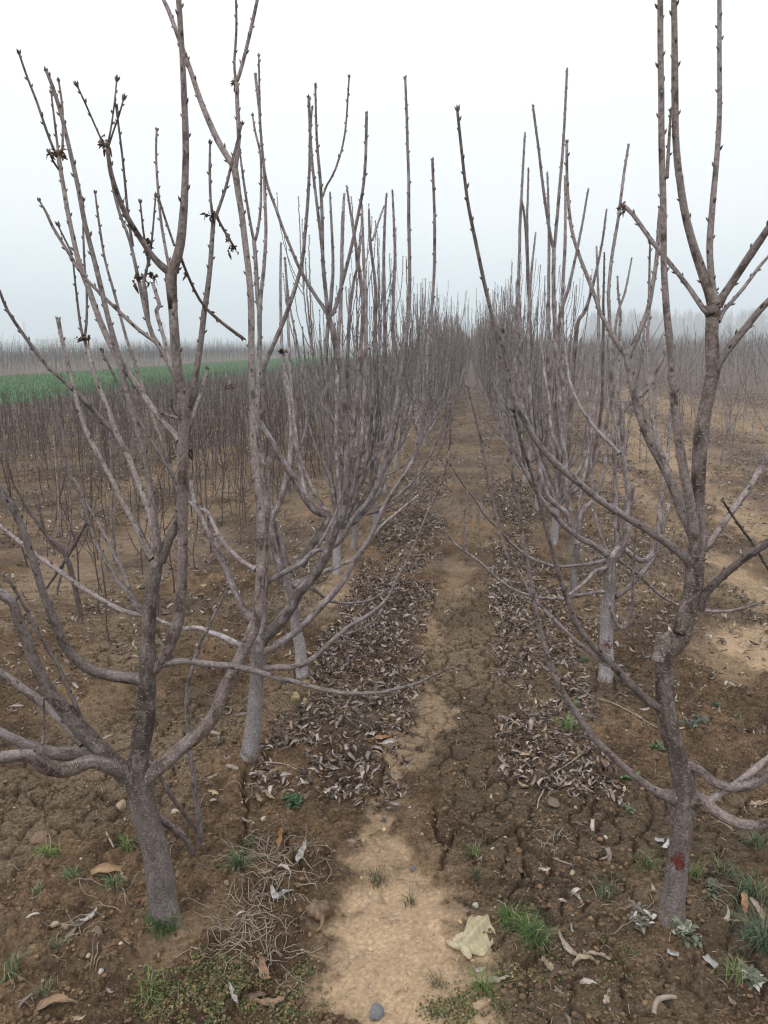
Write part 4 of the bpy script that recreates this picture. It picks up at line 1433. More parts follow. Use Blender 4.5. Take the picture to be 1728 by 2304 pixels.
# ---- green wheat field
def wheat():
    xs = np.linspace(WF, WN - 0.3, 90)
    ys = np.concatenate((np.linspace(8, 40, 160), np.linspace(40.5, 190, 200)))
    X, Y = np.meshgrid(xs, ys)
    x, y = X.ravel(), Y.ravel()
    z = 0.035 + 0.05 * fbm(x * 1.5, y * 1.5, 91) + 0.05 * np.abs(vnoise(x * 5, y * 5, 93))
    z[(np.abs(x - xs[0]) < 0.01) | (np.abs(x - xs[-1]) < 0.01)] = 0.004
    c = lerp(np.array((0.018, 0.075, 0.016)), np.array((0.036, 0.115, 0.024)), fbm(x * 0.8, y * 0.8, 95))
    nx, ny = X.shape[1], X.shape[0]
    i = np.arange(ny - 1)[:, None] * nx
    j = np.arange(nx - 1)[None, :]
    Q = np.stack((i + j, i + j + 1, i + nx + j + 1, i + nx + j), -1).reshape(-1, 4)
    me = mesh_np('wheat_field', np.stack((x, y, z), -1), Q, None, GREEN, dict(col=('FLOAT_COLOR', np.concatenate((c, np.ones((len(c), 1))), 1))))
    tag(link('green_field', me), kind='structure')
    rng = np.random.RandomState(8)
    n = 90000
    yy = 14 + 90 * rng.rand(n) ** 1.7
    xx = WN - 0.4 + (WF - WN + 0.5) * rng.rand(n)
    V, T, C = blades(np.stack((xx, yy, np.full(n, 0.03)), -1), rng, 0.20, 0.009, (0.018, 0.075, 0.014))
    tag(link('wheat', mesh_np('wheat', V, None, T, GREEN, dict(col=('FLOAT_COLOR', C)))), kind='stuff')


def blades(P, rng, h, wd, col, splay=0.35):
    n = len(P)
    a = rng.uniform(0, 6.28, n)
    hh = h * rng.uniform(0.5, 1.2, n)
    out_ = np.stack((np.cos(a), np.sin(a), np.zeros(n)), -1)
    sd = np.stack((-np.sin(a), np.cos(a), np.zeros(n)), -1)
    sp = splay * rng.uniform(0.2, 1.6, n)
    ww = wd * rng.uniform(0.7, 1.2, n)
    up = np.array((0, 0, 1.0))
    V = np.zeros((n, 5, 3))
    V[:, 0] = P - sd * ww[:, None] * .5
    V[:, 1] = P + sd * ww[:, None] * .5
    m = P + out_ * (hh * sp * 0.45)[:, None] + up * (hh * 0.62)[:, None]
    V[:, 2] = m - sd * ww[:, None] * .42
    V[:, 3] = m + sd * ww[:, None] * .42
    V[:, 4] = P + out_ * (hh * sp * 1.25)[:, None] + up * (hh * (1 - 0.35 * np.minimum(sp, 1.2)))[:, None]
    T = np.array(((0, 1, 3), (0, 3, 2), (2, 3, 4)))
    T = (T[None] + (np.arange(n) * 5)[:, None, None]).reshape(-1, 3)
    c = np.array(col)[None] * 1.35 * rng.uniform(0.6, 1.5, n)[:, None] * (1 + rng.uniform(-0.12, 0.12, (n, 3)))
    dry = rng.rand(n) < 0.20
    c[dry] = np.array((0.30, 0.25, 0.14)) * rng.uniform(0.6, 1.1, (dry.sum(), 1))
    C = np.repeat(np.concatenate((c, np.ones((n, 1))), 1), 5, 0)
    return V.reshape(-1, 3), T, C


wheat()

# ---- leaf litter
def litter():
    rng = np.random.RandomState(12)
    spec = [  # x0, x1, y0, y1, per m2, patchiness threshold
        (-0.78, -0.22, 2.25, 4.8, 1350, 0.27), (-0.82, -0.20, 4.4, 9, 720, 0.33), (-0.85, -0.15, 9, 32, 170, 0.3),
        (0.12, 0.56, 2.40, 4.8, 1250, 0.29), (0.13, 0.60, 4.4, 9, 700, 0.34), (0.05, 0.65, 9, 32, 150, 0.3),
        (0.62, 1.75, 2.9, 9, 400, 0.36), (0.65, 2.2, 9, 30, 150, 0.33), (1.6, 5.2, 3.6, 14, 330, 0.39), (1.9, 9, 12, 40, 120, 0.33),
        (-2.7, -0.85, 2.5, 9, 330, 0.42), (-4.8, -2.6, 3.2, 12, 190, 0.42), (-3.2, -0.85, 9, 30, 110, 0.38), (-10, -3.2, 4.5, 26, 120, 0.32),
        (-0.2, 0.14, 4.2, 30, 45, 0.42), (-1.6, 1.6, 1.2, 2.7, 45, 0.45)]
    P = []
    for x0, x1, y0, y1, den, th in spec:
        n = int((x1 - x0) * (y1 - y0) * den * ((3.0 if x0 > -0.9 and x1 < 0.7 else 1.9) if y0 < 5 else 2.6))
        x = rng.uniform(x0, x1, n)
        y = rng.uniform(y0, y1, n)
        ex = np.minimum(np.minimum(x - x0, x1 - x) / 0.17, 1) * np.minimum(np.minimum(y - y0, y1 - y + 0.4) / 0.45, 1)
        v = fbm(x * 3.2, y * 2.2, 101) * 0.65 + fbm(x * 11, y * 8, 103) * 0.35
        keep = (v > th + 0.03 + 0.16 * (1 - ex)) & (rng.rand(n) < sst(th - 0.02, th + 0.14, v) + 0.1)
        sm = sand_mask(x, y)
        keep &= (rng.rand(n) > sm * 0.93)
        P.append(np.stack((x[keep], y[keep]), -1))
    P = np.vstack(P)
    hd_ = P @ HEAD[:2]
    lt = P[:, 0] * math.cos(YAW) + P[:, 1] * math.sin(YAW)
    P = P[np.abs(lt) < hd_ * 0.6 + 0.6]
    n = len(P)
    z = ground_z(P[:, 0], P[:, 1]) + rng.rand(n) ** 1.5 * 0.022
    parts, C = [], []
    NP = 14
    which = rng.randint(NP, size=n)
    pal = np.array(((0.33, 0.285, 0.262), (0.27, 0.222, 0.192), (0.17, 0.115, 0.080), (0.095, 0.064, 0.050), (0.33, 0.25, 0.17), (0.21, 0.17, 0.15), (0.38, 0.335, 0.30), (0.13, 0.098, 0.085)))
    wts = np.array((.2, .17, .13, .16, .06, .12, .06, .10))
    for v in range(NP):
        k = np.where(which == v)[0]
        if not len(k):
            continue
        pv, pf = leaf_proto(rng, rng.uniform(0.050, 0.082), rng.uniform(0.0075, 0.0135), 1.15)
        m = len(k)
        rot = rotz(rng.uniform(0, 6.28, m)) @ rotx(rng.randn(m) * 0.45 + (rng.rand(m) < 0.3) * 3.1) @ roty(rng.randn(m) * 0.35)
        pos = np.concatenate((P[k], z[k][:, None]), 1)
        parts.append(tile(pv, pf, None, pos, rot, np.where(rng.rand(m) < 0.35, rng.uniform(0.14, 0.4, m), rng.uniform(0.38, 0.98, m))))
        c = pal[rng.choice(len(pal), m, p=wts)] * rng.uniform(0.55, 1.25, (m, 1))
        vv = np.repeat(np.concatenate((c, np.ones((m, 1))), 1), len(pv), 0)
        mid = (np.arange(len(pv)) % 5 == 2)
        vv[np.tile(mid, m), :3] *= 1.15
        C.append(vv)
    V, Q, T = join(parts)
    tag(link('leaf_litter', mesh_np('leaf_litter', V, Q, T, LITTER, dict(col=('FLOAT_COLOR', np.vstack(C))))), kind='stuff')
    return n


print('litter', litter())

# ---- crumbs of soil and grit
def grit():
    rng = np.random.RandomState(15)
    n = 80000
    y = 1.15 + 3.6 * rng.rand(n) ** 1.5
    x = (rng.rand(n) * 2 - 1) * (y * 0.62 + 0.3) - y * 0.115
    v = fbm(x * 5, y * 5, 111)
    sm = sand_mask(x, y)
    k = (rng.rand(n) < sst(0.33, 0.6, v) * 1.2 + 0.1) & (rng.rand(n) > np.minimum(sm * 1.6, 0.93))
    x, y, sm = x[k], y[k], sm[k]
    n = len(x)
    z = ground_z(x, y)
    t = (1 + 5 ** .5) / 2
    iv = np.array([(-1, t, 0), (1, t, 0), (-1, -t, 0), (1, -t, 0), (0, -1, t), (0, 1, t), (0, -1, -t), (0, 1, -t), (t, 0, -1), (t, 0, 1), (-t, 0, -1), (-t, 0, 1)]) / 1.9
    it = np.array([(0, 11, 5), (0, 5, 1), (0, 1, 7), (0, 7, 10), (0, 10, 11), (1, 5, 9), (5, 11, 4), (11, 10, 2), (10, 7, 6), (7, 1, 8), (3, 9, 4), (3, 4, 2), (3, 2, 6), (3, 6, 8), (3, 8, 9), (4, 9, 5), (2, 4, 11), (6, 2, 10), (8, 6, 7), (9, 8, 1)])
    parts, C = [], []
    wh = rng.randint(6, size=n)
    for v in range(6):
        k = np.where(wh == v)[0]
        pv = iv * rng.uniform(0.6, 1.3, (12, 3)) * np.array((1, 0.85, 0.65))
        m = len(k)
        sz = 0.0015 + 0.0085 * rng.rand(m) ** 4
        rot = rotz(rng.uniform(0, 6.28, m)) @ rotx(rng.uniform(0, 6.28, m))
        parts.append(tile(pv, None, it, np.stack((x[k], y[k], z[k] + sz * 0.25), -1), rot, sz))
        c = np.where(rng.rand(m, 1) < 0.012, np.array((0.38, 0.32, 0.25)), np.where(rng.rand(m, 1) < 0.3, np.array((0.19, 0.124, 0.074)), np.array((0.125, 0.084, 0.053))))
        c = np.where((sm[k] > 0.5)[:, None], np.array((0.42, 0.32, 0.2)), c) * rng.uniform(0.7, 1.25, (m, 1))
        C.append(np.repeat(np.concatenate((c, np.ones((m, 1))), 1), 12, 0))
    V, Q, T = join(parts)
    tag(link('soil_crumbs', mesh_np('soil_crumbs', V, Q, T, GRIT, dict(col=('FLOAT_COLOR', np.vstack(C))), smooth=False)), kind='stuff')


grit()

# ---- moss / low green ground cover near the bottom
def moss():
    rng = np.random.RandomState(17)
    blobs = [(360, 2270, 80, 2200), (450, 2235, 80, 2600), (540, 2260, 70, 2000), (480, 2290, 80, 1800), (690, 2260, 38, 900), (690, 2200, 26, 500), (660, 2290, 50, 900),
             (1040, 2290, 60, 1300), (1110, 2270, 45, 700), (1180, 2215, 60, 500), (1260, 2190, 60, 450), (655, 1580, 32, 420), (640, 1570, 30, 240), (980, 2280, 30, 400),
             (1010, 1590, 40, 150), (1400, 2170, 60, 300), (1120, 2240, 60, 380), (1350, 2240, 90, 300), (1660, 1790, 40, 250), (330, 1205, 14, 60)]
    P = []
    for px, py, r, n in blobs:
        c = ground_at(px, py)
        rr = np.hypot(*(ground_at(px + r, py) - c)[:2])
        q = c[:2] + rng.randn(n, 2) * rr * 0.55
        P.append(q)
    P = np.vstack(P)
    k = fbm(P[:, 0] * 16, P[:, 1] * 16, 121) > 0.44
    P = P[k]
    P = P[rng.rand(len(P)) < 0.62]
    n = len(P)
    z = ground_z(P[:, 0], P[:, 1]) + rng.rand(n) * 0.008
    hexv = np.array([(math.cos(a) * (1.0 if i % 2 else 0.8), math.sin(a) * (0.8), 0.12 * (i % 2)) for i, a in enumerate(np.arange(6) * math.pi / 3)])
    f = np.array(((0, 1, 2, 3), (0, 3, 4, 5)))
    rot = rotz(rng.uniform(0, 6.28, n)) @ rotx(rng.randn(n) * 0.5)
    V, Q, T = tile(hexv, f, None, np.concatenate((P, z[:, None]), 1), rot, rng.uniform(0.0018, 0.0046, n))
    c = np.where(rng.rand(n, 1) < 0.5, np.array((0.17, 0.13, 0.065)), np.array((0.068, 0.085, 0.032))) * rng.uniform(0.6, 1.4, (n, 1))
    tag(link('moss', mesh_np('moss', V, Q, T, GREEN, dict(col=('FLOAT_COLOR', np.repeat(np.concatenate((c, np.ones((n, 1))), 1), 6, 0))))), kind='stuff')


moss()

# ---- straw: a tangle of dry stalks
def straw():
    rng = np.random.RandomState(19)
    g = Geo()
    spots = [(610, 1935, 60, 34), (560, 1960, 45, 26), (640, 1975, 50, 30), (560, 2060, 50, 44), (590, 2110, 60, 46), (640, 2040, 45, 24), (545, 2150, 50, 28), (610, 2190, 50, 18), (690, 1920, 26, 8),
             (240, 2060, 40, 14), (200, 2110, 40, 12), (120, 1960, 50, 8), (560, 1640, 30, 6), (655, 1690, 30, 12), (1540, 1990, 60, 10), (1600, 2060, 60, 10), (1240, 1890, 30, 8), (1420, 2070, 50, 10), (430, 1760, 40, 6), (490, 1800, 30, 6)]
    fib = [(rng.uniform(0, 1728), rng.uniform(1650, 2300), 30, 1.4) for _ in range(420)]
    for px, py, r, n in spots + fib:
        c = ground_at(px, py)
        rr = np.hypot(*(ground_at(px + r, py) - c)[:2])
        for _ in range(int(n * 0.75) if n > 2 else 1):
            p = c[:2] + rng.randn(2) * rr * 0.55
            a = rng.uniform(0, 6.28)
            ln = rng.uniform(0.03, 0.15) if n > 2 else rng.uniform(0.008, 0.05)
            k = np.linspace(0, 1, 7)
            cv = rng.uniform(-1.8, 1.8) * (rng.rand() < 0.5)
            ang = a + cv * (k - .5) + 0.22 * np.sin(k * 7 + rng.rand() * 6)
            dx = np.cumsum(np.cos(ang)) * ln / 7
            dy = np.cumsum(np.sin(ang)) * ln / 7
            x, y = p[0] + dx, p[1] + dy
            z = ground_z(x, y) + 0.003 + (rng.rand() * 0.014 + 0.008 * np.sin(k * math.pi) * rng.rand()) * (1.0 if n > 2 else 0.15)
            rd = rng.uniform(0.0006, 0.0014) * np.ones(7)
            rd[-1] *= 0.5
            g.tube(np.stack((x, y, z), -1), rd, 5, rng.rand())
    tag(link('dry_straw', g.mesh('dry_straw', flat_mat('straw', (0.33, 0.275, 0.21), (0.22, 0.185, 0.15), 40, 0.7, 0.1))), kind='stuff')


straw()

# ---- grass tufts and small weeds, one by one
TUFTS = [  # px, py, radius px, height m, blades, colour, label
    (372, 2135, 30, 0.060, 260, (0.045, 0.085, 0.035), 'dark green grass tuft growing against the foot of the tilted trunk'),
    (112, 1945, 26, 0.050, 130, (0.075, 0.150, 0.030), 'bright green grass tuft in brown soil left of the tilted trunk'),
    (287, 1922, 20, 0.050, 90, (0.070, 0.120, 0.035), 'yellowish grass tuft behind the tilted trunk on its left side'),
    (262, 2030, 22, 0.050, 90, (0.045, 0.095, 0.045), 'small spiky grass tuft below a long curled leaf beside the tilted trunk'),
    (166, 2008, 20, 0.040, 70, (0.060, 0.105, 0.045), 'thin weed tuft beside the tip of the long curled leaf'),
    (85, 2030, 18, 0.035, 40, (0.090, 0.120, 0.060), 'sparse pale weed in soil below the bright grass tuft'),
    (1150, 2090, 28, 0.052, 200, (0.046, 0.095, 0.025), 'lush grass tuft just right of the cream glove'),
    (1200, 2135, 36, 0.055, 240, (0.042, 0.085, 0.028), 'wide lush grass tuft below the one beside the cream glove'),
    (1278, 1655, 18, 0.075, 100, (0.050, 0.120, 0.030), 'grass tuft poking out of the leaf litter right of the path'),
    (1292, 1600, 14, 0.055, 50, (0.060, 0.115, 0.040), 'thin grass tuft in the litter under the low right limb'),
    (1452, 1965, 24, 0.060, 70, (0.050, 0.080, 0.035), 'spiky grass tuft left of the red painted trunk'),
    (1366, 2025, 26, 0.060, 90, (0.048, 0.070, 0.040), 'star shaped grass tuft beside the long soil crack'),
    (1560, 1995, 20, 0.060, 60, (0.070, 0.105, 0.035), 'loose grass tuft right of the red painted trunk'),
    (848, 1992, 30, 0.040, 110, (0.055, 0.058, 0.035), 'dark low weed spread on the pale sand'),
    (925, 2035, 16, 0.045, 36, (0.060, 0.055, 0.035), 'tiny dark weed standing on the pale sand'),
    (985, 2222, 24, 0.040, 50, (0.075, 0.070, 0.045), 'brownish weed on sand below the cream glove'),
    (1067, 1940, 18, 0.050, 60, (0.060, 0.090, 0.035), 'small grass tuft on grey crust beside the sand'),
    (1070, 1990, 14, 0.040, 40, (0.060, 0.075, 0.045), 'small dull grass tuft above the cream glove'),
    (540, 1985, 24, 0.080, 120, (0.040, 0.075, 0.038), 'dark grass tuft growing through the straw tangle'),
    (28, 2210, 34, 0.050, 110, (0.065, 0.105, 0.055), 'pale green weed tuft at the lower left edge'),
    (105, 2245, 24, 0.035, 50, (0.070, 0.085, 0.050), 'dull weed tuft near the lower left edge'),
    (130, 2165, 34, 0.035, 70, (0.050, 0.070, 0.045), 'flat dark weed beside the heap of grey stones'),
    (1690, 2025, 36, 0.090, 200, (0.050, 0.085, 0.060), 'tall bluish grass clump at the right edge'),
    (1715, 2150, 40, 0.110, 240, (0.045, 0.080, 0.065), 'big bluish grass clump at the lower right edge'),
    (1655, 2225, 30, 0.060, 80, (0.090, 0.115, 0.050), 'yellow green weed tuft at the bottom right'),
    (1700, 1920, 24, 0.070, 90, (0.055, 0.085, 0.060), 'bluish grass tuft below the low right limb'),
    (1630, 1985, 24, 0.060, 70, (0.060, 0.080, 0.050), 'sparse grass tuft between the painted trunk and the right edge'),
    (340, 2265, 28, 0.050, 70, (0.060, 0.110, 0.030), 'grass blades rising from the moss in front of the tilted trunk'),
    (350, 1350, 14, 0.050, 50, (0.075, 0.10, 0.050), 'faint weed between saplings behind the tilted trunk'),
    (312, 1140, 20, 0.080, 120, (0.09, 0.11, 0.05), 'pale weed patch on tan soil among saplings'),
    (1150, 1380, 10, 0.030, 40, (0.07, 0.09, 0.05), 'tiny weed on the aisle soil between the rows'),
    (560, 1920, 12, 0.030, 40, (0.06, 0.08, 0.04), 'little weed behind the straw tangle'),
    (1668, 1620, 30, 0.050, 60, (0.07, 0.085, 0.055), 'thin weed in brown soil at the right'),
    (1090, 2240, 26, 0.060, 80, (0.060, 0.115, 0.030), 'grass blades rising from the moss below the cream glove'),
]
for px, py, r, h, n, colr, lab in TUFTS:
    c = ground_at(px, py)
    rr = np.hypot(*(ground_at(px + r, py) - c)[:2])
    rng = np.random.RandomState(int(px))
    q = rng.randn(n, 2) * rr * 0.36
    zz = ground_z(c[0] + q[:, 0], c[1] + q[:, 1]) - 0.002
    V, T, C = blades(np.concatenate((q, zz[:, None]), 1), rng, h * (1.0 if 'lush' in lab else 0.82), 0.0019, np.array(colr) * np.array((1.1, 1.0, 0.75 if 'bluish' in lab else 0.95)), 0.85)
    o = link('grass_tuft', mesh_np('grass_tuft', V, None, T, GREEN, dict(col=('FLOAT_COLOR', C))), None, (c[0], c[1], 0))
    tag(o, lab, 'grass tuft', 'grass tufts on the soil')

# broad-leaved weeds
def broad_leaf(rng, L, Wd):
    V, F = [], []
    for i in range(5):
        t = i / 4
        wd = Wd * math.sin(math.pi * (0.08 + 0.86 * t)) * (1.12 if i % 2 else 0.88)
        x, z = L * t, L * (0.55 * t - 0.6 * t * t)
        V += [(x, -wd, z + wd * 0.4), (x, 0, z), (x, wd, z + wd * 0.4)]
    for i in range(4):
        for j in range(2):
            F.append((i * 3 + j, i * 3 + j + 1, i * 3 + j + 4, i * 3 + j + 3))
    return np.array(V), np.array(F)


WEEDS = [
    (658, 1822, 30, 60, (0.055, 0.095, 0.048), 'leafy green weed in dark soil near the end of the leaf litter'),
    (1415, 1762, 22, 22, (0.10, 0.16, 0.07), 'bright leafy weed under the lowest right limb'),
    (1413, 1838, 22, 18, (0.10, 0.12, 0.07), 'pale rosette weed left of the red painted trunk'),
    (1610, 1595, 18, 24, (0.055, 0.09, 0.06), 'small leafy weed in the soil right of the painted trunk'),
    (1560, 1640, 30, 30, (0.11, 0.12, 0.10), 'greyish leafy weed beside the thin shoot behind the painted trunk'),
    (1310, 1490, 16, 20, (0.07, 0.085, 0.06), 'small weed in the litter left of the smeared red trunk'),
    (1480, 1700, 24, 26, (0.085, 0.12, 0.06), 'low green weed touching the left side of the painted trunk'),
    (1310, 1740, 18, 14, (0.09, 0.10, 0.07), 'faint rosette weed between cracks right of the path'),
    (1440, 2110, 30, 60, (0.16, 0.15, 0.12), 'flowering weed with pale heads left of the painted trunk foot'),
    (1540, 2145, 36, 80, (0.13, 0.145, 0.10), 'flowering weed with pale heads right of the painted trunk foot'),
    (1430, 2080, 24, 40, (0.15, 0.13, 0.11), 'dry pale weed close to the painted trunk foot'),
    (1600, 2020, 28, 34, (0.09, 0.10, 0.07), 'scruffy weed between grass clumps at the right'),
    (1690, 2230, 34, 60, (0.12, 0.14, 0.10), 'flowering weed at the bottom right corner'),
]
for px, py, r, n, colr, lab in WEEDS:
    c = ground_at(px, py)
    rr = np.hypot(*(ground_at(px + r, py) - c)[:2])
    rng = np.random.RandomState(int(px) + 3)
    parts, C = [], []
    for i in range(n):
        pv, pf = broad_leaf(rng, rr * rng.uniform(0.35, 0.75), rr * rng.uniform(0.10, 0.2))
        rt = rotz(np.array([rng.uniform(0, 6.28)])) @ roty(np.array([rng.uniform(-0.9, 0.2)]))
        q = rng.randn(2) * rr * 0.28
        parts.append(tile(pv, pf, None, np.array([(q[0], q[1], gz(c[0] + q[0], c[1] + q[1]) + 0.002 + rng.rand() * rr * 0.3)]), rt, [1.0]))
        cc = np.array(colr) * rng.uniform(0.7, 1.35)
        if 'flower' in lab and rng.rand() < 0.3:
            cc = np.array((0.42, 0.40, 0.36)) * rng.uniform(0.8, 1.1)
        C.append(np.tile((*cc, 1), (len(pv), 1)))
    V, Q, T = join(parts)
    tag(link('weed', mesh_np('weed', V, Q, T, GREEN, dict(col=('FLOAT_COLOR', np.vstack(C)))), None, (c[0], c[1], 0)), lab, 'weed', 'leafy weeds on the soil')

# ---- stones
def stone_mesh(rng, size, flat, col):
    import bmesh
    bm = bmesh.new()
    bmesh.ops.create_icosphere(bm, subdivisions=3, radius=1.0)
    co = np.array([v.co[:] for v in bm.verts])
    for _ in range(9):
        d = rng.randn(3)
        d /= np.linalg.norm(d)
        h = rng.uniform(0.55, 0.85)
        p = co @ d
        k = p > h
        co[k] -= np.outer((p[k] - h) * 0.9, d)
    co += (rng.rand(*co.shape) - 0.5) * 0.05
    co *= np.array((1, rng.uniform(0.6, 0.9), flat)) * size
    for v, q in zip(bm.verts, co):
        v.co = q
    me = bpy.data.meshes.new('stone')
    bm.to_mesh(me)
    bm.free()
    a = me.attributes.new('col', 'FLOAT_COLOR', 'POINT')
    a.data.foreach_set('color', np.tile((*(np.array(col) * 0.72), 1), (len(co), 1)).astype(np.float32).ravel())
    me.materials.append(STONE)
    return me


STONES = [
    (274, 1829, 17, 0.6, (0.40, 0.31, 0.21), 'pale tan stone beside the tilted trunk at half height'),
    (396, 1840, 10, 0.7, (0.55, 0.50, 0.40), 'small cream stone between the trunk and the thin sapling stem'),
    (216, 2122, 19, 0.7, (0.27, 0.22, 0.18), 'round grey brown stone left of the tilted trunk foot'),
    (148, 2096, 12, 0.7, (0.42, 0.33, 0.22), 'tan stone at the top of the small stone heap'),
    (125, 2100, 11, 0.6, (0.44, 0.37, 0.28), 'flat pale stone at the left of the small stone heap'),
    (185, 2100, 10, 0.6, (0.34, 0.27, 0.20), 'brown stone at the right of the small stone heap'),
    (312, 2105, 11, 0.75, (0.32, 0.25, 0.18), 'tan stone just left of the tilted trunk foot'),
    (311, 2058, 9, 0.8, (0.22, 0.11, 0.075), 'reddish brick crumb left of the tilted trunk foot'),
    (230, 2215, 9, 0.7, (0.62, 0.60, 0.56), 'white quartz pebble in the lower left soil'),
    (203, 2172, 8, 0.7, (0.48, 0.42, 0.32), 'small pale pebble above the white quartz pebble'),
    (276, 2165, 5, 0.7, (0.66, 0.62, 0.55), 'tiny white pebble left of the grass at the trunk foot'),
    (845, 2292, 24, 0.6, (0.22, 0.22, 0.23), 'grey stone on the sand at the bottom edge'),
    (594, 1857, 9, 0.7, (0.60, 0.53, 0.40), 'bright cream pebble in dark soil near the leafy weed'),
    (862, 1860, 9, 0.6, (0.12, 0.11, 0.10), 'dark pebble at the edge of the sand ribbon'),
    (568, 1742, 12, 0.6, (0.36, 0.28, 0.19), 'tan clod at the foot of the pale second trunk'),
    (732, 1428, 13, 0.8, (0.22, 0.16, 0.10), 'brown clod among leaf litter beside the bent trunk'),
    (690, 1560, 17, 0.7, (0.33, 0.25, 0.15), 'mossy tan clod beside the leaf litter'),
    (665, 1580, 16, 0.7, (0.36, 0.28, 0.17), 'pale mossy clod left of the other mossy clod'),
    (688, 1595, 13, 0.7, (0.34, 0.27, 0.16), 'lower small clod in the moss beside the leaf litter'),
    (1362, 1898, 6, 0.7, (0.62, 0.58, 0.50), 'small white pebble in dark soil right of the cracks'),
    (1286, 1972, 9, 0.5, (0.46, 0.38, 0.27), 'flat cream pebble above the long soil crack'),
    (1409, 1658, 6, 0.7, (0.66, 0.64, 0.60), 'white pebble under the forked right limb'),
    (1070, 2046, 10, 0.7, (0.48, 0.44, 0.38), 'pale pebble above the cream glove'),
    (928, 1953, 8, 0.6, (0.18, 0.17, 0.17), 'dark square pebble where the sand meets the crust'),
    (793, 2165, 8, 0.6, (0.55, 0.46, 0.34), 'pale pebble on the sand near the brown pouch'),
    (1234, 1985, 12, 0.6, (0.24, 0.19, 0.14), 'brown stone left of the flat cream pebble'),
    (512, 2020, 10, 0.6, (0.30, 0.23, 0.16), 'tan stone left of the straw tangle'),
    (1245, 1827, 20, 0.35, (0.20, 0.16, 0.12), 'flat brown clod on the dark soil right of the path'),
    (70, 1795, 24, 0.35, (0.20, 0.17, 0.14), 'flat grey clod under the low left limb'),
    (90, 1895, 22, 0.4, (0.24, 0.16, 0.11), 'reddish flat clod above the bright grass tuft'),
]
for px, py, r, flat, colr, lab in STONES:
    c = ground_at(px, py)
    rr = np.hypot(*(ground_at(px + r, py) - c)[:2])
    rng = np.random.RandomState(int(px * 3 + py))
    o = link('stone', stone_mesh(rng, rr, flat, colr), None, (c[0], c[1], gz(c[0], c[1]) + rr * flat * 0.35))
    o.rotation_euler = (rng.uniform(-.3, .3), rng.uniform(-.3, .3), rng.uniform(0, 6.28))
    tag(o, lab, 'stone', 'stones lying on the soil')

